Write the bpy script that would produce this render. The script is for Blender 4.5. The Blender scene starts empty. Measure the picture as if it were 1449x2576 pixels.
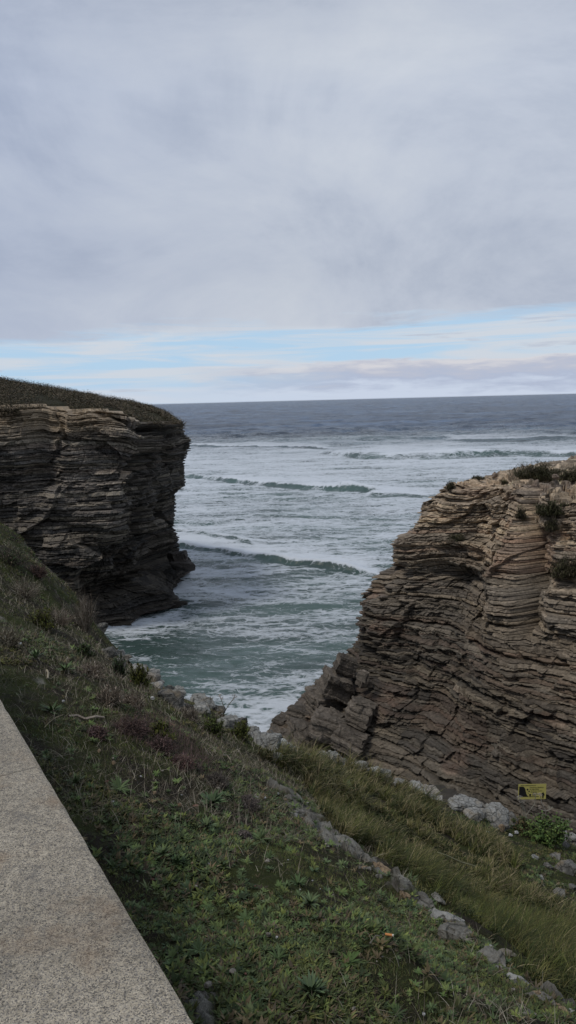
import bpy, math, random
import numpy as np
PI = math.pi
rng = np.random.default_rng(7)
random.seed(7)
sc = bpy.context.scene
COL = sc.collection

# ------------------------------------------------------------------ camera model
F = 1900.0; CX = 724.5; CY = 1288.0; CAMZ = 22.0
PITCH = math.atan((CY - 1006.3) / F); ROLL = math.atan(27 / 1069)
fw = np.array([0, math.cos(PITCH), -math.sin(PITCH)])
r0 = np.array([1., 0, 0]); u0 = np.array([0, math.sin(PITCH), math.cos(PITCH)])
rt = math.cos(ROLL) * r0 - math.sin(ROLL) * u0
up = math.sin(ROLL) * r0 + math.cos(ROLL) * u0
def ray(px, py):
    return fw + (px - CX) / F * rt - (py - CY) / F * up
def PD(px, py, D):                       # point on that sight line at forward distance D
    d = ray(px, py); return d * (D / d[1]) + np.array([0, 0, CAMZ])
def PZ(px, py, drop):                    # point on that sight line that far below the eye
    d = ray(px, py); return d * (-drop / d[2]) + np.array([0, 0, CAMZ])
def proj(P):
    q = np.asarray(P) - np.array([0, 0, CAMZ])
    w = q @ fw; w = np.where(np.abs(w) < 1e-6, 1e-6, w)
    return CX + F * (q @ rt) / w, CY - F * (q @ up) / w, w

# ------------------------------------------------------------------ noise
def _h(ix, iy, iz, seed):
    with np.errstate(over='ignore'):
        n = (ix.astype(np.int64) * 374761393 + iy.astype(np.int64) * 668265263 + iz.astype(np.int64) * 2147483647 + seed * 144665) & 0xffffffff
        n = ((n ^ (n >> 13)) * 1274126177) & 0xffffffff
        n = ((n ^ (n >> 15)) * 2246822519) & 0xffffffff
        n = n ^ (n >> 16)
    return (n & 0xffffff) / float(0xffffff)
def hsh(a, b=0, c=0, seed=0):
    a, b, c = np.broadcast_arrays(np.asarray(a), np.asarray(b), np.asarray(c))
    return _h(np.floor(a), np.floor(b), np.floor(c), seed)
def vn(x, y=0., z=0., seed=0):
    ys = 0 if np.ndim(y) == 0 and float(y) == math.floor(float(y)) else 1; zs_ = 0 if np.ndim(z) == 0 and float(z) == math.floor(float(z)) else 1
    x, y, z = np.broadcast_arrays(np.asarray(x, float), np.asarray(y, float), np.asarray(z, float))
    ix, iy, iz = np.floor(x), np.floor(y), np.floor(z)
    fx, fy, fz = x - ix, y - iy, z - iz
    fx = fx * fx * (3 - 2 * fx); fy = fy * fy * (3 - 2 * fy); fz = fz * fz * (3 - 2 * fz)
    r = 0
    for dx in (0, 1):
        for dy in range(ys + 1):
            for dz in range(zs_ + 1):
                w = (fx if dx else 1 - fx) * (fy if dy else 1 - fy) * (fz if dz else 1 - fz)
                r = r + w * _h(ix + dx, iy + dy, iz + dz, seed)
    return r * 2 - 1
def fbm(x, y=0., z=0., o=4, seed=0, g=.5):
    a = 1.; s = 0; t = 0; f = 1.
    for i in range(o):
        s = s + a * vn(np.asarray(x) * f + i * 17.3, (np.asarray(y) * f + i * 5.1) if np.ndim(y) else float(i * 5), (np.asarray(z) * f + i * 9.7) if np.ndim(z) else float(i * 9), seed + i); t += a; a *= g; f *= 2.03
    return s / t
def sst(a, b, x):
    t = np.clip((x - a) / (b - a), 0, 1); return t * t * (3 - 2 * t)

def facets(a, b_, seed, tilt=1.):
    """angular broken faces: jittered cells, each a tilted plane"""
    ia, ib = np.floor(a), np.floor(b_); best = np.full(a.shape, 9e9); out = np.zeros(a.shape)
    for di in (-1, 0, 1):
        for dj in (-1, 0, 1):
            ca, cb = ia + di, ib + dj; pa = ca + hsh(ca, cb, seed=seed); pb = cb + hsh(ca, cb, seed=seed + 1)
            dd = (a - pa) ** 2 + (b_ - pb) ** 2; m_ = dd < best; best = np.where(m_, dd, best)
            v = (hsh(ca, cb, seed=seed + 2) - .5) + tilt * ((hsh(ca, cb, seed=seed + 3) - .5) * (a - pa) + (hsh(ca, cb, seed=seed + 4) - .5) * (b_ - pb))
            out = np.where(m_, v, out)
    return out
# ------------------------------------------------------------------ mesh helpers
def link(o, parent=None):
    COL.objects.link(o)
    if parent: o.parent = parent
    return o
def mk(name, V, faces, mats=None, parent=None, smooth=False, col=None, fidx=None, extra=None, loc=None):
    """faces: list of int arrays (n,k).  One mesh object."""
    V = np.asarray(V, np.float32)
    me = bpy.data.meshes.new(name)
    faces = [np.asarray(f, np.int32) for f in faces if len(f)]
    me.vertices.add(len(V)); me.vertices.foreach_set('co', V.ravel())
    nl = sum(f.size for f in faces); nf = sum(len(f) for f in faces)
    me.loops.add(nl); me.loops.foreach_set('vertex_index', np.concatenate([f.ravel() for f in faces]))
    me.polygons.add(nf)
    cnt = np.concatenate([np.full(len(f), f.shape[1], np.int32) for f in faces])
    st = np.concatenate([[0], np.cumsum(cnt)[:-1]]).astype(np.int32)
    me.polygons.foreach_set('loop_start', st)
    try: me.polygons.foreach_set('loop_total', cnt)
    except Exception: pass
    if fidx is not None: me.polygons.foreach_set('material_index', np.asarray(fidx, np.int32))
    me.update(calc_edges=True); me.validate()
    me.polygons.foreach_set('use_smooth', np.full(len(me.polygons), smooth, bool))
    if col is not None:
        c = np.ones((len(V), 4), np.float32); c[:, :3] = col
        a = me.color_attributes.new('col', 'FLOAT_COLOR', 'POINT'); a.data.foreach_set('color', c.ravel())
    if extra:
        for k, v in extra.items():
            a = me.attributes.new(k, 'FLOAT', 'POINT'); a.data.foreach_set('value', np.asarray(v, np.float32))
    for m in (mats if isinstance(mats, (list, tuple)) else [mats]):
        if m: me.materials.append(m)
    o = bpy.data.objects.new(name, me)
    if loc is not None: o.location = loc
    return link(o, parent)
def gridf(nr, nc, wrap=False):
    i = np.arange(nr - 1)[:, None]; j = np.arange(nc if wrap else nc - 1)[None, :]
    j2 = (j + 1) % nc
    return np.stack([i * nc + j, i * nc + j2, (i + 1) * nc + j2, (i + 1) * nc + j], -1).reshape(-1, 4)
def empty(name, loc=(0, 0, 0)):
    o = bpy.data.objects.new(name, None); o.empty_display_size = .1; o.location = loc; return link(o)
def tag(o, label=None, cat=None, group=None, kind=None):
    if label: o['label'] = label
    if cat: o['category'] = cat
    if group: o['group'] = group
    if kind: o['kind'] = kind
    return o
class Acc:
    """collects strips / tubes and colours for one mesh"""
    def __init__(s): s.V = []; s.Q = []; s.T = []; s.C = []; s.n = 0
    def add(s, V, Q=None, T=None, C=None):
        V = np.asarray(V, float).reshape(-1, 3)
        if Q is not None and len(Q): s.Q.append(np.asarray(Q) + s.n)
        if T is not None and len(T): s.T.append(np.asarray(T) + s.n)
        s.V.append(V)
        C = np.zeros((len(V), 3)) + (.1 if C is None else C)
        s.C.append(C); s.n += len(V)
    def blades(s, root, az, L, lean, W, col, k=3, curve=1.0, leafy=False):
        """curved tapering strips. lean = angle from vertical at the root"""
        N = len(root)
        az, L, lean, W = [np.broadcast_to(np.asarray(a, float), (N,)) for a in (az, L, lean, W)]
        d = np.stack([np.cos(az), np.sin(az)], -1); side = np.stack([-np.sin(az), np.cos(az), 0 * az], -1)
        pos = root.copy(); ang = lean.copy(); rows = []
        for i in range(k + 1):
            t = i / k
            wd = W * ((.35 + 1.3 * math.sin(PI * min(1, t * .8 + .12))) * (1 - t ** 4 * .999) if leafy else (1 - t) ** .7 + .02)
            rows.append(pos - side * wd[:, None] * .5); rows.append(pos + side * wd[:, None] * .5)
            st = L / k
            pos = pos + np.concatenate([d * (np.sin(ang) * st)[:, None], (np.cos(ang) * st)[:, None]], 1)
            ang = ang + curve / k
        V = np.stack(rows, 1)
        base = (np.arange(N) * (2 * k + 2))[:, None]
        Q = np.concatenate([base + np.array([[2 * i, 2 * i + 1, 2 * i + 3, 2 * i + 2]]) for i in range(k)])
        col = np.broadcast_to(np.asarray(col, float), (N, 3))
        s.add(V, Q, None, np.repeat(col, 2 * k + 2, 0))
    def tubes(s, p0, p1, ra, rb, col):
        p0 = np.asarray(p0, float).reshape(-1, 3); p1 = np.asarray(p1, float).reshape(-1, 3); N = len(p0)
        d = p1 - p0; d /= np.linalg.norm(d, axis=1, keepdims=True) + 1e-9
        a = np.cross(d, np.where(np.abs(d[:, 2:3]) > .9, [[1., 0, 0]], [[0, 0, 1.]])); a /= np.linalg.norm(a, axis=1, keepdims=True) + 1e-9
        b = np.cross(d, a)
        ra = np.broadcast_to(np.asarray(ra, float), (N,))[:, None]; rb = np.broadcast_to(np.asarray(rb, float), (N,))[:, None]
        m = 4; vs = []
        for P, r in ((p0, ra), (p1, rb)):
            for j in range(m):
                t = 2 * PI * j / m; vs.append(P + (a * math.cos(t) + b * math.sin(t)) * r)
        V = np.stack(vs, 1); base = (np.arange(N) * 2 * m)[:, None]
        Q = np.concatenate([base + np.array([[j, (j + 1) % m, m + (j + 1) % m, m + j]]) for j in range(m)])
        col = np.broadcast_to(np.asarray(col, float), (N, 3))
        s.add(V, Q, None, np.repeat(col, 2 * m, 0))
    def build(s, name, mat, parent=None, smooth=False, loc=None):
        V = np.concatenate(s.V); C = np.concatenate(s.C); f = []
        if s.Q: f.append(np.concatenate(s.Q))
        if s.T: f.append(np.concatenate(s.T))
        return mk(name, V, f, mat, parent, smooth, C, loc=loc)

# ------------------------------------------------------------------ materials
def newmat(name):
    m = bpy.data.materials.new(name); m.use_nodes = True; nt = m.node_tree
    return m, nt, nt.nodes['Principled BSDF']
class G:
    def __init__(s, nt): s.nt = nt; s.n = nt.nodes; s.l = nt.links
    def _set(s, sock, v):
        if hasattr(v, 'links') or isinstance(v, bpy.types.NodeSocket): s.l.new(v, sock)
        elif v is not None: sock.default_value = v
    def math(s, op, a, b=None, c=None, clamp=False):
        n = s.n.new('ShaderNodeMath'); n.operation = op; n.use_clamp = clamp
        for i, v in enumerate((a, b, c)):
            if v is not None: s._set(n.inputs[i], v)
        return n.outputs[0]
    def noise(s, vec, scale, detail=4, rough=.55, dist=0., lac=2.):
        n = s.n.new('ShaderNodeTexNoise'); n.inputs['Scale'].default_value = scale; n.inputs['Detail'].default_value = detail
        n.inputs['Roughness'].default_value = rough; n.inputs['Distortion'].default_value = dist
        if vec: s.l.new(vec, n.inputs['Vector'])
        return n.outputs['Fac']
    def voro(s, vec, scale, feat='F1', out='Distance', rnd=1.):
        n = s.n.new('ShaderNodeTexVoronoi'); n.feature = feat; n.inputs['Scale'].default_value = scale
        n.inputs['Randomness'].default_value = rnd
        if vec: s.l.new(vec, n.inputs['Vector'])
        return n.outputs[out]
    def ramp(s, fac, stops, mode='LINEAR'):
        n = s.n.new('ShaderNodeValToRGB'); e = n.color_ramp.elements; n.color_ramp.interpolation = mode
        while len(e) < len(stops): e.new(.5)
        for el, (p, c) in zip(e, stops):
            el.position = p; el.color = (c[0], c[1], c[2], 1) if isinstance(c, (tuple, list)) else (c, c, c, 1)
        s.l.new(fac, n.inputs[0]); return n.outputs[0]
    def mix(s, f, a, b, t='MIX'):
        n = s.n.new('ShaderNodeMix'); n.data_type = 'RGBA'; n.blend_type = t
        s._set(n.inputs[0], f)
        for sk, v in ((n.inputs[6], a), (n.inputs[7], b)):
            if isinstance(v, tuple): sk.default_value = (*v[:3], 1)
            else: s.l.new(v, sk)
        return n.outputs[2]
    def mapping(s, vec, sc=(1, 1, 1), rot=(0, 0, 0)):
        n = s.n.new('ShaderNodeMapping'); n.inputs['Scale'].default_value = sc; n.inputs['Rotation'].default_value = rot
        s.l.new(vec, n.inputs[0]); return n.outputs[0]
    def pos(s): return s.n.new('ShaderNodeNewGeometry').outputs['Position']
    def objc(s): return s.n.new('ShaderNodeTexCoord').outputs['Object']
    def attr(s, name):
        n = s.n.new('ShaderNodeAttribute'); n.attribute_name = name; return n
    def sep(s, v):
        n = s.n.new('ShaderNodeSeparateXYZ'); s.l.new(v, n.inputs[0]); return n.outputs
    def comb(s, x, y, z):
        n = s.n.new('ShaderNodeCombineXYZ')
        for i, v in enumerate((x, y, z)): s._set(n.inputs[i], v)
        return n.outputs[0]
    def bump(s, h, strength, dist, bsdf, nrm=None):
        n = s.n.new('ShaderNodeBump'); n.inputs['Strength'].default_value = strength; n.inputs['Distance'].default_value = dist
        s.l.new(h, n.inputs['Height'])
        if nrm: s.l.new(nrm, n.inputs['Normal'])
        s.l.new(n.outputs[0], bsdf.inputs['Normal']); return n.outputs[0]

def mat_plain(name, c, rough=.6, metal=0.):
    m, nt, b = newmat(name); g = G(nt)
    n = g.noise(g.objc(), 60, 4)
    g.l.new(g.mix(n, tuple(x * .8 for x in c), tuple(min(1, x * 1.15) for x in c)), b.inputs['Base Color'])
    b.inputs['Roughness'].default_value = rough; b.inputs['Metallic'].default_value = metal
    return m
def mat_cliff(name, zbands):
    m, nt, b = newmat(name); g = G(nt); p = g.pos()
    c = g.attr('col').outputs['Color']
    streak = g.noise(g.mapping(p, (.5, .5, 9)), 1.0, 6, .65)
    c = g.mix(1.0, c, g.ramp(streak, [(.25, .5), (.5, 1.), (.75, 1.45)]), 'MULTIPLY')
    fine = g.noise(p, 7, 8, .7)
    c = g.mix(1.0, c, g.ramp(fine, [(.25, .45), (.5, 1.), (.75, 1.6)]), 'MULTIPLY')
    lich = g.noise(p, 1.3, 6, .7)
    c = g.mix(g.ramp(lich, [(.56, 0.), (.7, .45)]), c, (.06, .06, .05))
    g.l.new(c, b.inputs['Base Color'])
    b.inputs['Roughness'].default_value = .78; b.inputs['Specular IOR Level'].default_value = .25
    h = g.math('ADD', g.math('MULTIPLY', streak, .6), g.noise(p, 12, 8, .7))
    g.bump(h, .8, .06, b)
    return m
def mat_rock(name, lo, hi, scale=6., dark=(.05, .05, .045)):
    m, nt, b = newmat(name); g = G(nt); p = g.pos()
    n1 = g.noise(p, scale, 8, .68); n2 = g.noise(p, scale * 5, 6, .7)
    c = g.mix(g.ramp(n1, [(.35, 0.), (.65, 1.)]), lo, hi)
    c = g.mix(1., c, g.ramp(n2, [(.25, .55), (.6, 1.1), (.8, 1.3)]), 'MULTIPLY')
    c = g.mix(g.ramp(g.noise(p, scale * 1.7, 7, .75), [(.56, 0.), (.66, .85)]), c, dark)
    oc = g.ramp(g.noise(p, scale * .6, 4), [(.58, 0.), (.72, .6)])
    c = g.mix(oc, c, (.26, .20, .12))
    cr = g.ramp(g.voro(p, scale * 1.3, 'DISTANCE_TO_EDGE'), [(0., 1.), (.05, 0.)])
    c = g.mix(g.math('MULTIPLY', cr, .5), c, dark)
    g.l.new(c, b.inputs['Base Color']); b.inputs['Roughness'].default_value = .85; b.inputs['Specular IOR Level'].default_value = .2
    h = g.math('SUBTRACT', g.math('ADD', n1, g.math('MULTIPLY', n2, .5)), g.math('MULTIPLY', cr, .4))
    g.bump(h, .9, .03, b); return m
def mat_leaf(name, rough=.6, var=.35, trans=.0):
    m, nt, b = newmat(name); g = G(nt)
    c = g.attr('col').outputs['Color']
    oi = g.n.new('ShaderNodeObjectInfo').outputs['Random']
    c = g.mix(1., c, g.ramp(g.noise(g.pos(), 9, 3), [(.3, 1 - var), (.7, 1 + var)]), 'MULTIPLY')
    c = g.mix(1., c, g.ramp(oi, [(0, (.75, .8, .7)), (.5, (1., 1., 1.)), (1., (1.25, 1.15, 1.1))]), 'MULTIPLY')
    g.l.new(c, b.inputs['Base Color']); b.inputs['Roughness'].default_value = rough; b.inputs['Specular IOR Level'].default_value = .12
    return m
M = {}
M['leaf'] = mat_leaf('leaf'); M['dry'] = mat_leaf('dry_stem', .85, .3)
M['grass'] = mat_leaf('grass_blade', .6, .3)
M['cliff_far'] = mat_cliff('cliff_rock', None); M['cliff_near'] = mat_cliff('stack_rock', None)
M['pale'] = mat_rock('pale_limestone', (.20, .20, .185), (.36, .355, .33))
M['grey'] = mat_rock('grey_rock', (.09, .088, .08), (.22, .21, .19), 8)
M['stone'] = mat_rock('small_stone', (.22, .20, .17), (.38, .35, .30), 14, (.12, .11, .09))
M['rimrock'] = mat_rock('lichen_rock', (.11, .105, .09), (.27, .26, .23), 7, (.04, .042, .032))
M['ochre'] = mat_rock('ochre_stone', (.26, .19, .12), (.38, .29, .19), 14, (.14, .1, .07))
M['white'] = mat_rock('white_stone', (.42, .42, .42), (.58, .58, .57), 14, (.25, .25, .25))
M['clay'] = mat_rock('red_stone', (.17, .09, .07), (.26, .14, .1), 14, (.1, .07, .06))

# granite
m, nt, b = newmat('granite'); g = G(nt); p = g.pos()
v = g.voro(p, 600, 'F1', 'Color'); vs = g.n.new('ShaderNodeSeparateColor'); g.l.new(v, vs.inputs[0])
grain = g.ramp(vs.outputs[0], [(0., (.10, .092, .08)), (.13, (.17, .155, .135)), (.24, (.29, .262, .215)), (.5, (.365, .318, .24)), (.8, (.45, .395, .30)), (1., (.51, .47, .38))], 'CONSTANT')
v2 = g.voro(p, 260, 'F1', 'Color'); vs2 = g.n.new('ShaderNodeSeparateColor'); g.l.new(v2, vs2.inputs[0])
grain2 = g.ramp(vs2.outputs[1], [(0., .7), (.16, .85), (.25, .98), (.8, 1.04), (1., 1.1)])
c = g.mix(1., grain, grain2, 'MULTIPLY')
c = g.mix(1., c, g.ramp(g.noise(p, 2.6, 6, .6), [(.3, .62), (.5, .95), (.7, 1.2)]), 'MULTIPLY')
c = g.mix(1., c, g.ramp(g.noise(p, 60, 3, .7), [(.35, .75), (.5, 1.), (.68, 1.15)]), 'MULTIPLY')
c = g.mix(g.ramp(g.noise(p, 5.5, 5, .65), [(.54, 0.), (.72, .5)]), c, (.24, .155, .085))
c = g.mix(g.ramp(g.noise(p, 14, 5, .7), [(.6, 0.), (.72, .55)]), c, (.11, .105, .1))
g.l.new(c, b.inputs['Base Color']); b.inputs['Roughness'].default_value = .72; b.inputs['Specular IOR Level'].default_value = .3
g.bump(g.math('ADD', g.noise(p, 160, 4, .7), g.math('MULTIPLY', vs.outputs[1], .4)), .6, .004, b); M['granite'] = m

# ground
m, nt, b = newmat('soil_and_moss'); g = G(nt); p = g.pos()
n1 = g.noise(p, 2.2, 7, .65); n2 = g.noise(p, 28, 8, .75); n3 = g.noise(p, 90, 4, .7)
c = g.mix(g.ramp(n1, [(.42, 0.), (.58, 1.)]), (.032, .026, .02), (.042, .05, .016))
c = g.mix(g.ramp(n2, [(.5, 0.), (.66, .8)]), c, (.065, .078, .026))
c = g.mix(g.ramp(n3, [(.6, 0.), (.75, .55)]), c, (.10, .085, .07))
nz = g.sep(g.n.new('ShaderNodeNewGeometry').outputs['True Normal'])[2]
rk = g.mix(g.ramp(g.noise(g.mapping(p, (1, 1, 7)), 1.4, 8, .7), [(.3, 0.), (.7, 1.)]), (.05, .046, .04), (.2, .185, .16))
c = g.mix(g.ramp(g.math('ADD', nz, g.math('MULTIPLY', g.math('SUBTRACT', n1, .5), .3)), [(.5, 1.), (.64, 0.)]), c, rk)
lowz = g.ramp(g.math('DIVIDE', g.sep(p)[2], 10.), [(.4, 1.), (.8, 0.)])
c = g.mix(lowz, c, g.mix(n1, (.03, .028, .025), (.10, .092, .08)))
rky = g.attr('rocky').outputs['Fac']; pr_ = g.noise(p, 7, 8, .7)
pale = g.mix(g.ramp(pr_, [(.38, 0.), (.62, 1.)]), (.15, .14, .12), (.34, .33, .29))
pale = g.mix(g.ramp(g.noise(p, 11, 7, .75), [(.54, 0.), (.62, .9)]), pale, (.045, .043, .038))
c = g.mix(g.math('MULTIPLY', rky, .9), c, pale)
g.l.new(c, b.inputs['Base Color']); b.inputs['Roughness'].default_value = .95; b.inputs['Specular IOR Level'].default_value = .1
g.bump(g.math('ADD', n2, g.math('MULTIPLY', n3, .5)), 1., .03, b); M['soil'] = m

# scrubby hill top
m, nt, b = newmat('heath'); g = G(nt); p = g.pos()
c = g.mix(g.noise(p, 1.2, 8, .75), (.02, .022, .012), (.075, .068, .045))
g.l.new(c, b.inputs['Base Color']); b.inputs['Roughness'].default_value = .95; b.inputs['Specular IOR Level'].default_value = .1
g.bump(g.noise(p, 3, 8, .8), 1., .4, b); M['heath'] = m

# sea
m, nt, b = newmat('sea_water'); g = G(nt); p = g.pos()
foam = g.attr('foam').outputs['Fac']; far = g.attr('far').outputs['Fac']
warp = g.n.new('ShaderNodeTexNoise'); warp.inputs['Scale'].default_value = .35; warp.inputs['Detail'].default_value = 4
g.l.new(p, warp.inputs['Vector'])
va = g.n.new('ShaderNodeVectorMath'); va.operation = 'MULTIPLY_ADD'; g.l.new(warp.outputs['Color'], va.inputs[0]); va.inputs[1].default_value = (3.2, 3.2, 0); g.l.new(p, va.inputs[2])
pw = g.mapping(va.outputs[0], (.62, 1.5, 0))
lace = g.math('ABSOLUTE', g.math('SUBTRACT', g.noise(pw, .5, 5, .6, .6), .5))
lace = g.math('SUBTRACT', 1., g.math('MULTIPLY', lace, 7.), clamp=True)
wv2 = g.n.new('ShaderNodeVectorMath'); wv2.operation = 'MULTIPLY_ADD'; wp2 = g.n.new('ShaderNodeTexNoise'); wp2.inputs['Scale'].default_value = .9; wp2.inputs['Detail'].default_value = 5; g.l.new(p, wp2.inputs['Vector'])
g.l.new(wp2.outputs['Color'], wv2.inputs[0]); wv2.inputs[1].default_value = (1.6, 1.6, 0); g.l.new(pw, wv2.inputs[2])
vcell = g.math('SUBTRACT', 1., g.math('MULTIPLY', g.voro(wv2.outputs[0], .62, 'DISTANCE_TO_EDGE'), 5.5), clamp=True)
lace = g.math('MAXIMUM', g.math('MULTIPLY', lace, .7), vcell)
lace2 = g.math('SUBTRACT', 1., g.math('MULTIPLY', g.math('ABSOLUTE', g.math('SUBTRACT', g.noise(pw, 1.6, 4, .65, .3), .5)), 7.), clamp=True)
patch = g.noise(g.mapping(p, (.5, 1.2, 0)), .35, 6, .65)
sp = g.noise(g.mapping(p, (1, 2, 0)), 3.2, 5, .75)
val = g.math('ADD', g.math('MULTIPLY', lace, .42), g.math('MULTIPLY', lace2, .26))
val = g.math('ADD', val, g.math('MULTIPLY', patch, .75))
val = g.math('ADD', val, g.math('MULTIPLY', sp, .35))
fm = g.math('ADD', val, foam)                              # about .3 .. 1.2 plus density
fm = g.ramp(g.math('MULTIPLY', fm, .5), [(.575, 0.), (.67, .55), (.80, .95), (1., 1.)])
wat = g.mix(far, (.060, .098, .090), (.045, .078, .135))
tur = g.ramp(g.noise(g.mapping(p, (.4, 1, 0)), .12, 3), [(.4, .75), (.6, 1.25)])
wat = g.mix(1., wat, tur, 'MULTIPLY')
fs = g.noise(g.mapping(p, (.35, 1., 0)), .012, 12, .72, .3)
fsr = g.ramp(fs, [(.36, .35), (.5, 1.), (.62, 2.1)])
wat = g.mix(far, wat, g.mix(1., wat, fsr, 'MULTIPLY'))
c = g.mix(fm, wat, (.60, .645, .69))
g.l.new(c, b.inputs['Base Color'])
g.l.new(g.math('ADD', g.math('MULTIPLY', fm, .5), g.math('ADD', .12, g.math('MULTIPLY', far, .16))), b.inputs['Roughness'])
b.inputs['IOR'].default_value = 1.33
wv = g.noise(g.mapping(p, (.6, 1.5, 0)), 1.7, 6, .62, .4)
wf = g.noise(g.mapping(p, (.35, 1., 0)), .05, 10, .72, .3)
h = g.math('ADD', g.math('MULTIPLY', wv, .16), g.math('ADD', g.math('MULTIPLY', g.math('MULTIPLY', wf, far), 14.), g.math('MULTIPLY', fm, .05)))
g.bump(h, .9, 1.0, b); M['sea'] = m

# ------------------------------------------------------------------ near terrain
ctrl = [PZ(*a) for a in [
 (500, 2576, 1.72), (250, 2150, 1.75), (0, 1760, 1.78), (724, 2500, 1.82), (980, 2368, 1.9), (724, 2200, 2.0), (1200, 2560, 2.05),
 (500, 1950, 2.25), (300, 1800, 2.1), (200, 1650, 2.3), (0, 1500, 2.15), (0, 1320, 2.3), (60, 1560, 2.2), (450, 2250, 1.9),
 (620, 2050, 2.4), (720, 1995, 2.95), (800, 2085, 2.85), (960, 2190, 2.8), (1150, 2330, 2.65), (1300, 2460, 2.5), (1449, 2556, 2.4),
 (900, 2300, 2.3), (1100, 2440, 2.2), (400, 1760, 3.2), (520, 1870, 2.75), (240, 1640, 2.75), (120, 1450, 2.6),
 (850, 1960, 4.6), (1000, 2050, 4.9), (1200, 2150, 5.3), (1400, 2250, 5.6), (900, 2095, 4.0), (1100, 2205, 4.1), (1300, 2350, 3.95), (1449, 2460, 3.75),
 (700, 1930, 3.7), (600, 1850, 3.6), (1380, 2160, 6.2)]]
edge = [np.array(e, float) for e in [(-60, 66, 21.5), (-30, 44, 20.5), (-10.5, 20.5, 19.6)]] + [PZ(*a) for a in [
 (0, 1322, 2.45), (100, 1408, 2.85), (235, 1568, 3.4), (380, 1718, 4.0), (600, 1812, 4.4), (700, 1880, 4.7), (880, 1925, 5.3), (1040, 1990, 5.9),
 (1300, 2075, 6.7), (1449, 2120, 7.1)]] + [np.array(e, float) for e in [(12, 13.5, 14), (28, 20, 12), (50, 18, 12)]]
edge = np.array(edge)
extra = [(-3, -3, 20.3), (3, -3, 20.0), (8, 0, 18.5), (12, 5, 16.5), (-10, 3, 20.4), (-14, 10, 20.3), (-25, 25, 20.5), (0, .6, 20.3), (3.2, .5, 19.6), (6, 3, 17.9)]
cp = np.array(ctrl + [e for e in edge[2:-2]] + [np.array(e, float) for e in extra])
def _k(r2): return .5 * r2 * np.log(r2 + 1e-9)
d2 = ((cp[:, None, :2] - cp[None, :, :2]) ** 2).sum(-1)
n = len(cp); A = np.zeros((n + 3, n + 3)); A[:n, :n] = _k(d2) + np.eye(n) * .02
A[:n, n] = 1; A[:n, n + 1:] = cp[:, :2]; A[n, :n] = 1; A[n + 1:, :n] = cp[:, :2].T
W = np.linalg.solve(A, np.concatenate([cp[:, 2], [0, 0, 0]]))
def tps(x, y):
    z = W[n] + W[n + 1] * x + W[n + 2] * y
    for i in range(n): z = z + W[i] * _k((x - cp[i, 0]) ** 2 + (y - cp[i, 1]) ** 2)
    return z
def edge_d(x, y):
    """signed distance beyond the cliff edge (positive = seaward), edge height, position along the edge"""
    best = np.full(x.shape, 1e9); sg = np.zeros(x.shape); ze = np.zeros(x.shape); al = np.zeros(x.shape); acc = 0
    for i in range(len(edge) - 1):
        a, c = edge[i], edge[i + 1]; e = c[:2] - a[:2]; L = np.hypot(*e)
        t = np.clip(((x - a[0]) * e[0] + (y - a[1]) * e[1]) / L ** 2, 0, 1)
        dx = x - (a[0] + t * e[0]); dy = y - (a[1] + t * e[1]); d = np.hypot(dx, dy)
        s = np.where(e[0] * (y - a[1]) - e[1] * (x - a[0]) > 0, 1., -1.)
        m_ = d < best - 1e-7
        best = np.where(m_, d, best); sg = np.where(m_, s, sg); ze = np.where(m_, a[2] + t * (c[2] - a[2]), ze); al = np.where(m_, acc + t * L, al)
        acc += L
    return best * sg, ze, al
def terr(x, y, detail=True):
    x = np.asarray(x, float); y = np.asarray(y, float)
    d, ze, al = edge_d(x, y)
    zi = tps(x, y)
    far_in = sst(6, 14, -d) * sst(10, 20, np.hypot(x, y)); zi = zi * (1 - far_in) + 20.6 * far_in
    zi = np.clip(zi, 10, 24)
    dd = np.maximum(d, 0) + .25 * fbm(al * .8, np.maximum(d, 0), seed=3) * sst(.2, 1., d)
    lay = np.floor(dd / .5) * .5; dd = .5 * dd + .5 * (lay + .5 * sst(.25, .5, dd - lay))
    zo = ze - 2.6 * np.maximum(dd, 0) + .3 * fbm(x * .7, y * .7, seed=5) * sst(0, 1, d)
    z = np.where(d > 0, zo, zi)
    z = np.maximum(z, -2.5 + .2 * fbm(x * .2, y * .2, seed=8))
    if detail:
        r = np.hypot(x, y); k = sst(.3, 2.5, r)
        z = z + k * (.05 * fbm(x * 1.5, y * 1.5, o=3, seed=11) + .03 * fbm(x * 6, y * 6, o=4, seed=12, g=.6))
        rim = PX_rim(x, y); z = z + rim * (.03 + .06 * fbm(x * 5, y * 5, o=3, seed=14))
    return z
RIM = np.array([PZ(*a) for a in [(720, 1995, 2.95), (800, 2085, 2.85), (960, 2190, 2.8), (1150, 2330, 2.65), (1300, 2460, 2.5), (1449, 2556, 2.4)]])
def PX_rim(x, y, r0_=.08, r1_=.35):
    best = np.full(np.shape(x), 1e9)
    for a, c in zip(RIM[:-1], RIM[1:]):
        e = c[:2] - a[:2]; t = np.clip(((x - a[0]) * e[0] + (y - a[1]) * e[1]) / (e @ e), 0, 1)
        best = np.minimum(best, np.hypot(x - a[0] - t * e[0], y - a[1] - t * e[1]))
    return 1 - sst(r0_, r1_, best)
na, nr = 900, 760
az = np.radians(np.linspace(-118, 118, na)); rr = .5 * (110 / .5) ** np.linspace(0, 1, nr)
R_, A_ = np.meshgrid(rr, az, indexing='ij'); X = R_ * np.sin(A_); Y = R_ * np.cos(A_)
Z = terr(X, Y)
ed_, _, al_ = edge_d(X, Y)
rk_ = np.maximum(PX_rim(X, Y, .03, .26), (1 - sst(.0, .4, np.abs(ed_))) * (X > -1.9))
rk_ = sst(.55, .8, rk_ + 1.1 * fbm(X * 4, Y * 4, o=4, seed=81) - .55 * sst(.0, -.25, -fbm(X * 1.1, Y * 1.1, seed=82) - .12)) * (Y > .5)
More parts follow.
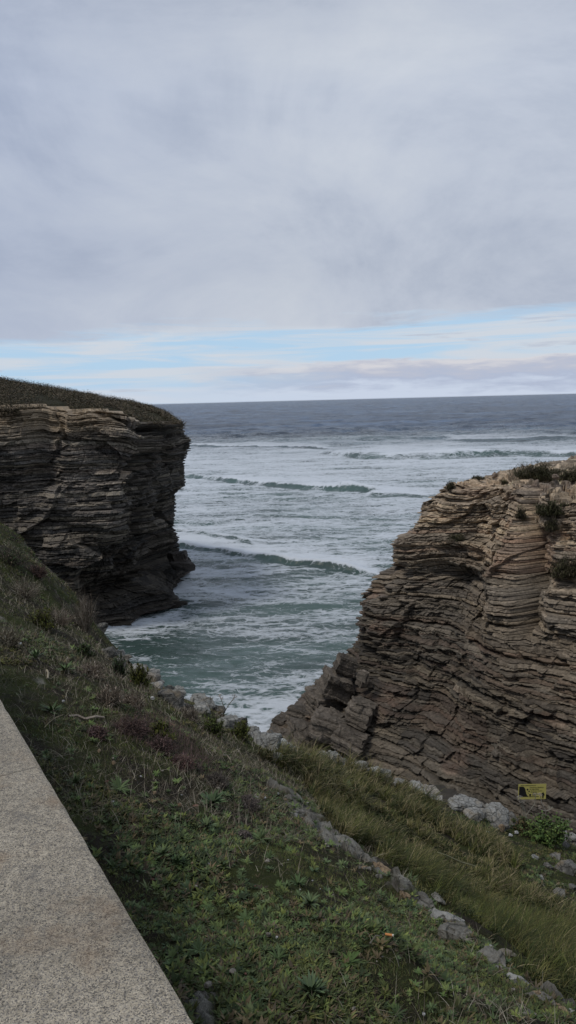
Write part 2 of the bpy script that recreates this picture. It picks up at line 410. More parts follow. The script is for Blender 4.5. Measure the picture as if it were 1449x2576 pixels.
Z = Z + rk_ * (.04 * facets(X * 14, Y * 14, 83, 1.5) + .07 * facets(X * 5, Y * 5, 84, 1.5) + .09 * fbm(X * 9, Y * 9, o=5, seed=85, g=.65))
beach = (1 - sst(44, 52, Y)) * sst(.12, .2, X / np.maximum(Y, 1)) * (Y > 14); Z = np.where((Z < 1.2) & (beach > 0), np.maximum(Z, -2 + 3.2 * beach + .3 * fbm(X, Y, seed=9)), Z)
ground = mk('ground', np.stack([X, Y, Z], -1).reshape(-1, 3), [gridf(nr, na)[:, ::-1]], M['soil'], smooth=True, extra={'rocky': rk_.ravel()})
tag(ground, kind='structure')

def hit(px, py, lo=.8, hi=20):
    """where that sight line meets the near ground"""
    d = ray(px, py); t = np.linspace(lo, hi, 240)
    P = d[None] * t[:, None] + np.array([0, 0, CAMZ]); z = terr(P[:, 0], P[:, 1], False)
    b = np.nonzero(P[:, 2] < z + .1)[0]; i0 = b[0] if len(b) else len(t) - 1
    t = np.linspace(t[max(i0 - 2, 0)], min(t[i0] + .5, hi), 90)
    P = d[None] * t[:, None] + np.array([0, 0, CAMZ]); z = terr(P[:, 0], P[:, 1])
    b = np.nonzero(P[:, 2] < z)[0]
    i = b[0] if len(b) else len(t) - 1
    return np.array([P[i, 0], P[i, 1], z[i]])

# ------------------------------------------------------------------ cliffs
def layers(tmin, tmax, zlo, zhi, seed):
    r = np.random.default_rng(seed); b = [zlo]
    while b[-1] < zhi: b.append(b[-1] + tmin + (tmax - tmin) * r.random() ** 1.8)
    return np.array(b)
def strat(w, s, B, seed, bw, gap=.16):
    """ledge profile of bedded rock: block protrusion -1..1, seam 0..1, ids"""
    i = np.clip(np.searchsorted(B, w) - 1, 0, len(B) - 2); th = B[i + 1] - B[i]; f = (w - B[i]) / th
    wid = bw * (.4 + 1.4 * hsh(i, seed=seed)); sj = s / wid + 7 * hsh(i, seed=seed + 1) + .35 * vn(s / wid * .7, i * 1.7, seed=seed + 2)
    bl = np.floor(sj); fb = sj - bl
    pr = hsh(i, bl, seed=seed + 3) * 2 - 1
    sm = vn(s / bw * .8, i * 3.1, seed=seed + 4)
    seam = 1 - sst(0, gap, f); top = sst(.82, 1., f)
    cr = 1 - sst(0, .05, np.minimum(fb, 1 - fb))
    return .4 * pr + .75 * sm, seam, top, cr, i, bl
def cliff(name, zs, ring, capfn, svals, zvals, mats, seed, amp, ncap, colfn, dispfn=None, warp=.5, fct=(1.5, .55), zfn=None, fix=None):
    """ring(z, s) -> x, y for arrays;  s runs along the outline"""
    Zg, Sg = np.meshgrid(zvals, svals, indexing='ij')
    Xb, Yb = ring(Zg, Sg)
    dx = np.gradient(Xb, axis=1); dy = np.gradient(Yb, axis=1); L = np.hypot(dx, dy) + 1e-9
    arc = np.cumsum(L, axis=1); arc = arc - arc[:, :1]; arc = np.broadcast_to(arc[len(zvals) // 3], arc.shape)
    nx, ny = dy / L, -dx / L
    # smooth normals along the outline
    for _ in range(60):
        nx[:, 1:-1] = (nx[:, :-2] + nx[:, 1:-1] * 2 + nx[:, 2:]) / 4; ny[:, 1:-1] = (ny[:, :-2] + ny[:, 1:-1] * 2 + ny[:, 2:]) / 4
    nl = np.hypot(nx, ny) + 1e-9; nx /= nl; ny /= nl
    w = Zg + warp * fbm(Xb / 14, Yb / 14, Zg / 18, o=2, seed=seed) + .22 * fbm(Xb / 3.2, Yb / 3.2, Zg / 2.5, o=3, seed=seed + 1)
    wa = arc + .9 * fbm(arc / 2.5, Zg / 2.0, o=3, seed=seed + 5); wz = Zg + .8 * fbm(arc / 2.5, Zg / 2.5, o=3, seed=seed + 6)
    fa = facets((wa + .35 * Zg) / (4.2 * amp), wz / (3.0 * amp), seed + 40, 1.6); fb_ = facets((wa - .3 * Zg) / (1.5 * amp), wz / (.9 * amp), seed + 50, 1.3)
    Bf = layers(.07 * amp, (.28 if seed == 500 else .34) * amp, -5, 34, seed + 2); Bm = layers(.7 * amp, 2.4 * amp, -5, 34, seed + 3)
    pf, seam, top, cr, li, bi = strat(w, wa, Bf, seed + 10, 1.5 * amp)
    pm, sem, tom, crm, lm, bm = strat(w, wa, Bm, seed + 20, 4.5 * amp, .12)
    big = fbm(arc / 9, Zg / 9, o=3, seed=seed + 30)
    butt = fbm(arc / 5, Zg / 22, o=3, seed=seed + 31)
    rough = fbm(Xb * 1.3, Yb * 1.3, Zg * 1.8, o=4, seed=seed + 33, g=.6)
    edgy = fbm(arc * 1.6, li * 3.7, o=4, seed=seed + 35, g=.65)
    D = amp * (.24 * pf + .24 * edgy - (.75 if seed == 500 else .6) * seam * (.4 + .6 * hsh(li, seed=9)) - .06 * top + (.26 if seed == 500 else .38) * pm - .24 * sem + fct[0] * fa + fct[1] * fb_) + 1.1 * big + .9 * butt + .22 * rough
    D = D - D.mean()
    if seed == 300: D = D * (1 - .35 * sst(3.6, 4.4, Sg))
    if dispfn is not None: D = D + dispfn(Sg, Zg, Xb, Yb, arc)
    Xc = Xb + nx * D; Yc = Yb + ny * D
    Zc = Zg + .05 * rough
    if zfn is not None: Zc = Zc + zfn(Sg, Zg, Xc, Yc, arc)
    if fix is not None:          # keep the outline of the nose where the real one is, with its own raggedness left in
        side, tgt, win, (sa, sb, sc_, sd_) = fix
        tg = np.array(tgt, float); tg = tg[np.argsort(tg[:, 1])]
        wS = sst(sa, sb, svals) * (1 - sst(sc_, sd_, svals)); rows = np.arange(len(zvals))
        for _ in range(3):
            a_, b_, w_ = proj(np.stack([Xc, Yc, Zc], -1)); a2_ = np.where((wS > .5)[None], a_, -side * 1e9)
            j = np.argmax(a2_ * side, 1); px_ = a_[rows, j]; py_ = b_[rows, j]; dl = (np.interp(py_, tg[:, 1], tg[:, 0]) - px_) * w_[rows, j] / F
            ker = np.ones(win) / win; dl = np.convolve(np.pad(dl, win // 2, mode='edge'), ker, mode='valid')[:len(rows)]
            Xc = Xc + dl[:, None] * wS[None]
    # cap rings going inward from the top rim
    Xr, Yr, Zr = [Xc], [Yc], [Zc]
    xt, yt, zt = Xc[-1], Yc[-1], Zc[-1]
    caps = []
    for k in range(1, ncap + 1):
        t = k / ncap; cx, cy, cz = capfn(svals, t, xt, yt, zt); caps.append((cx, cy, cz))
    Xc = np.vstack([Xc] + [c[0][None] for c in caps]); Yc = np.vstack([Yc] + [c[1][None] for c in caps]); Zc = np.vstack([Zc] + [c[2][None] for c in caps])
    nzv = len(zvals); ncs = len(svals)
    full = lambda a: np.vstack([a] + [a[-1:]] * ncap)
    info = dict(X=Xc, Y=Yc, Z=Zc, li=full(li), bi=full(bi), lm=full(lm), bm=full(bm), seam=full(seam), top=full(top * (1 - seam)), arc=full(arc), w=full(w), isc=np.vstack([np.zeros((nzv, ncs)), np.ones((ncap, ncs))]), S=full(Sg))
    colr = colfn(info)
    V = np.stack([Xc, Yc, Zc], -1).reshape(-1, 3)
    f = gridf(len(Xc), ncs)
    fi = None
    if len(mats) > 1:
        fi = (np.repeat(np.arange(len(Xc) - 1), ncs - 1) >= nzv - 1 + info.get('cut', 3)).astype(int)
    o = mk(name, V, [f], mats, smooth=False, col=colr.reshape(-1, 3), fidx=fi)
    tag(o, kind='structure'); return o, info
def poly_ring(levels, pts):
    """levels: z list; pts[level] = list of (x,y) with the same count; cubic-ish smoothing along s"""
    P = np.array(pts, float); levels = np.array(levels, float); K = P.shape[1]
    def ring(Z, S):
        out = []
        for c in (0, 1):
            # linear in z, catmull-rom in s
            zi = np.clip(np.searchsorted(levels, Z) - 1, 0, len(levels) - 2); zt = np.clip((Z - levels[zi]) / (levels[zi + 1] - levels[zi]), 0, 1)
            si = np.clip(np.floor(S).astype(int), 0, K - 2); t = S - si
            def at(j):
                j = np.clip(j, 0, K - 1); return P[zi, j, c] * (1 - zt) + P[zi + 1, j, c] * zt
            p0, p1, p2, p3 = at(si - 1), at(si), at(si + 1), at(si + 2)
            T = .35
            m1 = T * (p2 - p0); m2 = T * (p3 - p1)
            out.append((2 * t ** 3 - 3 * t ** 2 + 1) * p1 + (t ** 3 - 2 * t ** 2 + t) * m1 + (-2 * t ** 3 + 3 * t ** 2) * p2 + (t ** 3 - t ** 2) * m2)
        return out
    return ring
def sdist(segs):
    return np.concatenate([np.linspace(a, b_, n_, endpoint=False) for a, b_, n_ in segs] + [[segs[-1][1]]])

# --- left headland.  outline: A off frame, B at the frame edge, C corner, E lower nose, G, T tip, back
def sil(lst, D):
    a = np.array([PD(px, py, D) for px, py in lst]); o = np.argsort(a[:, 2]); return a[o, 2], a[o, 0]
zT, xT = sil([(482, 1437), (479, 1405), (452, 1398), (447, 1350), (436, 1322), (440, 1290), (441, 1238), (466, 1222), (463, 1160), (474, 1125), (481, 1105), (464, 1092), (458, 1048), (436, 1034), (400, 1022)], 96)
levels = [-2, 0, 2.3, 3.3, 6, 9, 12, 15, 18, 20, 21.5]
Cpx = [215, 215, 210, 215, 262, 275, 290, 305, 318, 328, 332]
Epx = [449, 449, 446, 415, 405, 398, 392, 392, 398, 400, 392]
pts = []
for z, c_, e_ in zip(levels, Cpx, Epx):
    def at(px, D): return ((px - CX) / F * D * 1.0 + .0, D)
    tx = np.interp(z, zT, xT)
    k = z / 21.5
    # px -> x at forward distance D (small roll and pitch terms folded in)
    def X_(px, D):
        d = ray(px, 1288.); dz = (z - CAMZ) / D
        # solve for the pixel row of this height, then its ray
        py = CY + F * math.tan(math.atan(-dz) - PITCH)
        d = ray(px, py); return d[0] / d[1] * D
    rowpts = [(X_(-1500, 62), 62), (X_(-500, 68), 68), (X_(-20, 71), 71 + 1.5 * k), (X_(c_, 70.5 + 2 * k), 70.5 + 2 * k), (X_(e_, 79 + 1.5 * k), 79 + 1.5 * k),
              (X_(e_ - 6, 86 + k), 86 + k), (tx, 96), (tx - 7, 106), (tx - 40, 122), (tx - 120, 150)]
    pts.append(rowpts)
ringL = poly_ring(levels, pts)
def dispL(S, Z, X, Y, arc):
    # deep overhang running diagonally across the headland
    line = np.interp(S, [0, 2, 3, 4, 5, 6], [2, 3.2, 5.0, 9.5, 10.5, 10.5]) + .8 * vn(S * 3, seed=77)
    below = sst(1.4, -.2, -(Z - line)) if False else 1 - sst(line - 1.1, line + .3, Z)
    low = sst(-1, 4.5, Z - np.interp(S, [0, 2.5, 3, 4, 5], [-4, -3, -1.5, 0, 0]))
    act = sst(2.0, 2.8, S) * (1 - sst(5.2, 6., S))
    d = -3.8 * below * low * act
    nose = sst(3.7, 4.2, S + .06 * vn(Z * 2, seed=6)) * (1 - sst(6.2, 6.4, S))
    d += .8 * nose * sst(14.6, 16.8, Z) * (1 - sst(17.5, 17.9, Z + .3 * vn(arc / 2, seed=7))) - .7 * nose * sst(17.6, 18, Z) * (1 - sst(19.5, 20.5, Z))
    d += -1.5 * np.exp(-((S - 2.35) / .10) ** 2) * sst(10, 16, Z)                    # gully near the frame edge
    d += -2.2 * np.exp(-((S - 3.33) / .07) ** 2) * sst(11, 17, Z) + .8 * np.exp(-((S - 3.6) / .12) ** 2) * sst(12, 17, Z)
    return d
RIDX = np.array([-140., -60, -36, -20, -14.5, -13.2]); RIDY = np.array([150., 115, 108, 102, 99, 98]); 
RIDZ = []
for px, py, D in [(-900, 880, 112), (-400, 905, 112), (0, 952, 108), (200, 990, 102), (330, 1014, 99), (385, 1030, 97)]:
    RIDZ.append(PD(px, py, D)[2])
RX = [PD(px, py, D)[0] for px, py, D in [(-900, 880, 112), (-400, 905, 112), (0, 952, 108), (200, 990, 102), (330, 1014, 99), (385, 1030, 97)]]
RY = [112, 112, 108, 102, 99, 97]
def capL(S, t, xt, yt, zt):
    q = np.interp(S, [0, 1, 2, 3, 4, 5, 6, 7, 8, 9], [0, 1, 2, 3, 4, 4.6, 5, 4.8, 3, 0])
    rx = np.interp(q, range(6), RX); ry = np.interp(q, range(6), RY); rz = np.interp(q, range(6), RIDZ)
    x = xt + (rx - xt) * t; y = yt + (ry - yt) * t
    z = zt + (rz - zt) * t ** .8 + .25 * fbm(x * .5, y * .5, o=4, seed=90) * min(1, 6 * t) * (1 - .6 * t)
    st = np.floor(z / .3) * .3
    z = np.where(t < .12, .3 * z + .7 * st, z)
    return x, y, z
PAL = np.array([(.145, .125, .10), (.11, .10, .088), (.19, .165, .13), (.085, .078, .07), (.14, .115, .092), (.20, .172, .138), (.12, .105, .09)])
def colL(I):
    h1 = hsh(I['li'], I['bi'], seed=200); h2 = hsh(I['li'], seed=201)
    c = PAL[(h2 * 6.99).astype(int)] * (.75 + .5 * h1)[..., None]
    c = c * (1 - .75 * I['seam'][..., None])
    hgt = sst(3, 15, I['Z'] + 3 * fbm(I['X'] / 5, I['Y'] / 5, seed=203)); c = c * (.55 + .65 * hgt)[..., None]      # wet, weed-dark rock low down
    side = sst(3.0, 3.6, I['S'] + .2 * vn(I['Z'] / 3, I['arc'] / 4, seed=209)); c = c * (1 - .42 * side)[..., None]  # shade of the seaward face painted into the rock colour
    och = sst(18.5, 20.5, I['Z'] + .8 * fbm(I['X'] / 4, I['Z'] / 2, seed=204)) * (1 - sst(2.6, 3.2, I['S']))
    c = c * (1 - .6 * och[..., None]) + np.array([.36, .27, .17]) * .6 * och[..., None]
    I['cut'] = 4
    c = c * (1 + .35 * I['top'] * hsh(I['li'], I['bi'], seed=220))[..., None]  # upper bed edges painted paler, as if the ledge tops caught light
    return np.clip(c, .01, .6)
sv = sdist([(0, 1, 60), (1, 2, 160), (2, 3, 330), (3, 4, 300), (4, 5, 130), (5, 6, 170), (6, 7, 60), (7, 9, 60)])
zv = np.linspace(-2, 21.5, 640)
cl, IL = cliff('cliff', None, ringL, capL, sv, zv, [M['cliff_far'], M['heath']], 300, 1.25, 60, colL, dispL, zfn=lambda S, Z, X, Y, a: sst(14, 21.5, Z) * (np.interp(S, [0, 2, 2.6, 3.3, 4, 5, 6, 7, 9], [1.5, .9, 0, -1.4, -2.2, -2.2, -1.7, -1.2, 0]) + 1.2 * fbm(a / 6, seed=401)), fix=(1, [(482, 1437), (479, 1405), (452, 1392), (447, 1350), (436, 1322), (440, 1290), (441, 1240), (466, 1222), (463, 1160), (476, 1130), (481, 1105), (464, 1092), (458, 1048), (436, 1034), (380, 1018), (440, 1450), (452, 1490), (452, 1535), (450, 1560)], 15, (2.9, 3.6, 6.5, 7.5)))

# --- right sea stack
silR = [(660, 1850), (678, 1820), (735, 1782), (780, 1754), (820, 1697), (868, 1648), (903, 1606), (899, 1560), (911, 1540), (905, 1505), (930, 1480), (945, 1445),
        (988, 1428), (990, 1355), (1030, 1338), (1053, 1308), (1062, 1268), (1095, 1250), (1125, 1216), (1150, 1206)]
DR = 48.5
zT2, xT2 = sil(silR, DR)
levels = sorted(set([-2, 0] + [float(z) for z in zT2 if z > .3] ))
pts = []
ztop = zT2.max()
for z in levels:
    k = np.clip(z / 17.5, 0, 1); lx = np.interp(z, zT2, xT2)
    kb = k ** 1.5; fl = max(0., 1 - z / 9.) ** 1.3
    pts.append([(qx_, qy_ - o_ * fl) for (qx_, qy_), o_ in zip([(lx + 14, 78), (lx + 5.5, 62), (lx + 1.2, 53.5), (lx, DR), (lx + (9.2 - 4.2) * .35 + .6, DR - 3.2 + .6 * k), (9.3 + 3.2 * kb + .25 * (lx - 3), 41.4 + 3.2 * kb), (13.8 + 2.6 * kb, 35.6 + 5.2 * kb),
                (20 + 1 * kb, 30 + 6.5 * kb), (30, 26 + 6 * kb), (52, 30), (70, 50)], [0, 0, 0, .5, 2.5, 4.2, 4.2, 4, 3, 0, 0])])
ringR = poly_ring(levels, pts)
def dispR(S, Z, X, Y, arc):
    pxx, pyy, ww = proj(np.stack([X, Y, Z], -1))
    ux = X / Y
    d = -1.5 * np.exp(-((ux - (.325 + .003 * vn(Z / 2, seed=5))) / .0055) ** 2) * sst(8.5, 9.5, Z) * (1 - sst(16.5, 17.3, Z)) * (S > 3.5)     # the long vertical crack
    d += -.8 * np.exp(-((ux - .335) / .012) ** 2) * sst(8.5, 10, Z) * (S > 3.5)
    d += .9 * np.exp(-((ux - .30) / .03) ** 2) * np.exp(-((Z - 11.5) / 2.6) ** 2) * (S > 3.5)
    d += -1.0 * np.exp(-((ux - .20) / .03) ** 2 - ((Z - 10.6) / .9) ** 2) * (S > 3.5)
    return d
def capR(S, t, xt, yt, zt):
    cx = 30. + 0 * S; cy = 55. + 0 * S
    q = 1 - (1 - t) ** 1.0
    tx = np.clip(xt + 6, 24, 40); ty = 54 + 0 * S
    x = xt + (tx - xt) * q; y = yt + (ty - yt) * q
    rise = PD(1449, 1192, 54)[2]
    z = zt + (rise - zt) * np.clip(np.sin(min(t * 2.2, 1) * PI / 2), 0, 1) + .35 * fbm(x * .7, y * .7, o=4, seed=96) * min(1, 10 * t)
    z = z - .13 * np.clip(y - np.maximum(46, yt), 0, 30) + .55 * facets(x * .7, y * .7, 601, 1.2) * min(1, 12 * t) + .3 * facets(x * 2.0, y * 2.0, 602, 1.5)
    lay = .28; st = np.floor(z / lay) * lay + lay * sst(.6, 1, z / lay - np.floor(z / lay))
    z = .25 * z + .75 * st + .06 * fbm(x * 4, y * 4, seed=98)
    return x, y, z
PAL2 = np.array([(.20, .18, .15), (.15, .137, .12), (.27, .24, .20), (.115, .105, .095), (.23, .195, .155), (.17, .158, .14), (.32, .28, .22), (.20, .15, .12)])
def colR(I):
    h1 = hsh(I['li'], I['bi'], seed=210); h2 = hsh(I['li'], seed=211); h3 = hsh(I['lm'], I['bm'], seed=212)
    c = PAL2[(h2 * 7.99).astype(int)] * (.75 + .45 * h1)[..., None]
    c = .55 * c + .45 * PAL2[(h3 * 7.99).astype(int)]
    c = c * (1 - .8 * I['seam'][..., None])
    c = c * np.array([1.03, .98, .90])
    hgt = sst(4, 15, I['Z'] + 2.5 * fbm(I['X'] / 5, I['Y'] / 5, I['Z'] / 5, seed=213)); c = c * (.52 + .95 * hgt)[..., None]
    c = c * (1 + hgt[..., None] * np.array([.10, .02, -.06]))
    cell = facets(I['X'] * 1.1, I['Y'] * 1.1, 603, 0.) * 1.2 * I['isc']; c = c * (1 + cell)[..., None]
    rd = sst(.25, .55, fbm(I['X'] / 3, I['Y'] / 3, I['Z'] / .8, seed=214)) * .22
    c = c * (1 - rd[..., None]) + np.array([.24, .13, .085]) * rd[..., None]
    c = c * (1 + .5 * I['top'] * hsh(I['li'], I['bi'], seed=221))[..., None]  # light on the ledge tops put into the colour of each bed's upper edge
    return np.clip(c, .01, .6)
sv = sdist([(0, 2, 40), (2, 3, 60), (3, 4, 190), (4, 5, 260), (5, 6, 300), (6, 7, 200), (7, 8, 60), (8, 10, 40)])
zv = np.linspace(-2, ztop, 720)
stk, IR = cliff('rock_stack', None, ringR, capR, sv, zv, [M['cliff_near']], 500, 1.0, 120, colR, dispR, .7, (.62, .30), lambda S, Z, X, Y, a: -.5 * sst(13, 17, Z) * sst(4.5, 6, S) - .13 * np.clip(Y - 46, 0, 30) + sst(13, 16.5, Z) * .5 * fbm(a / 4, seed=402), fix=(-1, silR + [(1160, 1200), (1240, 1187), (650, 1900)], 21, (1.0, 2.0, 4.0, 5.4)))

# ------------------------------------------------------------------ sea
na, nr = 1300, 1150
az = np.radians(np.linspace(-46, 46, na))
u = np.linspace(0, 1, nr); dep = np.radians(38 * (1 - u) ** 1.15 + .07)     # even steps of depression angle
rr = np.minimum(22 / np.tan(dep), 17000)
R_, A_ = np.meshgrid(rr, az, indexing='ij'); X = R_ * np.sin(A_); Y = R_ * np.cos(A_)
fade = 1 - sst(250, 700, R_)
H = fade * (.16 * fbm(X / 3.0, Y / 1.5, o=4, seed=31, g=.6) + .42 * fbm(X / 13, Y / 4.5, o=3, seed=32)) + (1 - sst(4000, 12000, R_)) * fbm(X / 26, Y / 11, o=4, seed=33, g=.6) * (.35 * sst(60, 200, R_) + 1.9 * sst(280, 520, R_) + 2.6 * sst(700, 2500, R_)) + (1 - sst(2500, 6000, R_)) * sst(250, 450, R_) * .7 * fbm(X / 9, Y / 5, o=3, seed=34)
foam = np.zeros_like(H)
dens = np.interp(R_, [30, 50, 62, 80, 100, 118, 150, 210, 290, 330, 400, 480, 700], [.50, .49, .43, .53, .56, .60, .61, .66, .70, .64, .45, .28, .13])
dens = dens + .36 * fbm(X / 26, Y / 8, o=5, seed=35, g=.65) - .12
dens = dens - np.clip(np.gradient(H, axis=0) / np.gradient(R_, axis=0) * 1.1, -.15, .5) * fade
gx, gy = PD(470, 1640, 64)[:2]
dens -= .24 * np.exp(-((X - gx) / 7) ** 2 - ((Y - gy) / 9) ** 2)                  # dark green water under the cliff
gx, gy = PD(640, 1790, 52)[:2]
dens += .05 * np.exp(-((X - gx) / 6) ** 2 - ((Y - gy) / 5) ** 2)
foam = dens
XX, YY = X, Y
def breaker(pts, A, wf, wb, fo, seed, bias=0.):
    global H, foam
    P = np.array([PZ(px, py, 22) for px, py in pts]); o = np.argsort(P[:, 0]); P = P[o]
    rsel = np.nonzero((R_[:, 0] > P[:, 1].min() - 9 * wf) & (R_[:, 0] < P[:, 1].max() * 1.45 + 9 * wb))[0]; ra, rb = rsel[0], rsel[-1] + 1
    HX, FX = H, foam; X, Y = XX[ra:rb], YY[ra:rb]; H = HX[ra:rb]; foam = FX[ra:rb]
    yc = np.interp(X, P[:, 0], P[:, 1]) + 1.2 * wf * fbm(X / (9 * wf), seed=seed, o=4, g=.6)
    L = P[-1, 0] - P[0, 0]
    ends = sst(P[0, 0] - .05 * L, P[0, 0] + .08 * L, X) * (1 - sst(P[-1, 0] - .12 * L, P[-1, 0] + .05 * L, X))
    amp = A * ends * (.75 + .45 * np.clip(.5 + vn(X / (7 * wf), seed=seed + 3), 0, 1.3))
    t = Y - yc
    t = t + .5 * wf * fbm(X / (1.2 * wf), Y / wf, o=3, seed=seed + 20)
    prof = np.where(t < 0, np.exp(-(t / wf) ** 2), np.exp(-(t / wb) ** 2))
    H = H + amp * prof
    fr = sst(-2.6 * wf, -1.6 * wf, t) * (1 - sst(-.75 * wf, -.2 * wf, t))
    br = sst(-.25, .35, vn(X / (6 * wf), seed=seed + 9) + bias)
    bk = sst(-.7 * wf, -.1 * wf, t) * np.exp(-np.maximum(t, 0) / (2.6 * wb))
    e2 = np.clip(amp / A * 1.3, 0, 1)
    foam = foam - .38 * fr * e2 * np.clip(.95 + .6 * vn(X / (3.5 * wf), Y / wf, seed=seed + 12), .5, 1.4) + (fo + .35) * bk * e2 * br
    HX[ra:rb] = H; FX[ra:rb] = foam; H, foam = HX, FX
breaker([(380, 1362), (470, 1372), (560, 1388), (700, 1412), (850, 1432), (960, 1442)], .85, .85, 2.6, .6, 41, .5)
breaker([(440, 1330), (560, 1352), (640, 1366)], .3, 1., 3., .15, 47)
breaker([(455, 1196), (600, 1211), (700, 1222), (860, 1232), (960, 1238)], 1.15, 1.9, 4., .4, 51, .1)
breaker([(790, 1222), (860, 1230), (960, 1240)], 1.1, 2.2, 4., -.1, 53, -.1)
breaker([(930, 1246), (1060, 1248), (1160, 1240)], .8, 2.2, 4., .1, 55, -.1)
breaker([(400, 1120), (700, 1124), (840, 1128)], .8, 4, 9., .5, 61, .5)
breaker([(820, 1142), (900, 1150), (970, 1153), (1200, 1148), (1600, 1145)], 2.2, 4.5, 9., .5, 63, .3)
breaker([(1150, 1108), (1300, 1106), (1600, 1100)], 1.2, 7, 12., .3, 67, .2)
shore = np.concatenate([np.stack(ringL(np.full(90, 0.), np.linspace(1, 6.5, 90)), -1), np.stack(ringR(np.full(60, 0.), np.linspace(1.5, 6, 60)), -1)])
rs = np.nonzero(R_[:, 0] < 125)[0][-1] + 1; dm_ = np.full(X[:rs].shape, 99.)
for q in shore: dm_ = np.minimum(dm_, np.hypot(X[:rs] - q[0], Y[:rs] - q[1]))
foam[:rs] += .38 * np.exp(-dm_ / 1.3) * np.clip(.5 + 1.4 * vn(X[:rs] / 2.5, Y[:rs] / 2.5, seed=91), 0, 1.2)
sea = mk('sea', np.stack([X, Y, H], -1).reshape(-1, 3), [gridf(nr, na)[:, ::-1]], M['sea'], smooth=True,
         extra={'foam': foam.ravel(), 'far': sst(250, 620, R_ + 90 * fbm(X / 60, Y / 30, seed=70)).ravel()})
tag(sea, kind='structure')

# ------------------------------------------------------------------ rocks
def rock_data(seed, sx, sy, sz, rgh=.05, sub=5, planes=14, flat=0., blocky=False):
    r = np.random.default_rng(seed)
    nphi, nth = 6 * 2 ** (sub - 2), 3 * 2 ** (sub - 2) + 1
    th = np.linspace(0, PI, nth); ph = np.linspace(0, 2 * PI, nphi, endpoint=False)
    T, Ph = np.meshgrid(th, ph, indexing='ij'); D = np.stack([np.sin(T) * np.cos(Ph), np.sin(T) * np.sin(Ph), np.cos(T)], -1).reshape(-1, 3)
    N = r.normal(size=(planes, 3)); N /= np.linalg.norm(N, axis=1, keepdims=True); N = np.vstack([N, [[0, 0, 1], [0, 0, -1], [1, .1, 0], [-1, .15, 0], [.1, 1, 0], [0, -1, .1]]])
    d = np.concatenate([.5 + .45 * r.random(planes), [.7, .75, .85, .85, .85, .85]])
    if blocky: N = N[-12:].copy(); N[:6] = N[:6] * [1, 1, .6]; N[:6] /= np.linalg.norm(N[:6], axis=1, keepdims=True); d = np.concatenate([.62 + .3 * r.random(6), [.5, .6, .62, .62, .6, .6]])
    dots = D @ N.T; rad = np.where(dots > .05, d[None] / np.maximum(dots, .05), 9).min(1); rad = np.minimum(rad, 1.25)
    V = D * rad[:, None] * np.array([sx, sy, sz])
    s = max(sx, sy, sz)
    V = V + D * (rgh * .9 * s * facets(V[:, 0] / s * 2.6 + V[:, 2] / s * 1.3 + seed, V[:, 1] / s * 2.6 - V[:, 2] / s * 1.7, seed % 91, 1.5))[:, None]
    V = V + D * (rgh * s * fbm(V[:, 0] / s * 3 + seed, V[:, 1] / s * 3, V[:, 2] / s * 3, o=4, seed=seed % 97, g=.6))[:, None]
    return V, gridf(nth, nphi, True)
def rock(name, px, py, w, h, d=None, mat='stone', seed=1, sink=.25, rot=None, label=None, cat='stone', group=None, sub=5, loc=None, rgh=.05, tilt=0.):
    p = hit(px, py) if loc is None else np.array(loc)
    D = p[1]; sx = w / F * D / 2; sz = h / F * D / 2; sy = (d if d else (w + h) / 2) / F * D / 2
    V, f = rock_data(seed, sx, sy, sz, rgh, sub)
    a = rot if rot is not None else random.uniform(-.5, .5)
    R = np.array([[math.cos(a), -math.sin(a), 0], [math.sin(a), math.cos(a), 0], [0, 0, 1]]); V = V @ R.T
    if tilt:
        R = np.array([[math.cos(tilt), 0, math.sin(tilt)], [0, 1, 0], [-math.sin(tilt), 0, math.cos(tilt)]]); V = V @ R.T
    o = mk(name, V, [f], M[mat], smooth=False, loc=(p[0], p[1], p[2] + sz * (1 - 2 * sink) + (.012 if name == 'stone' else 0)))
    tag(o, label, cat, group); return o
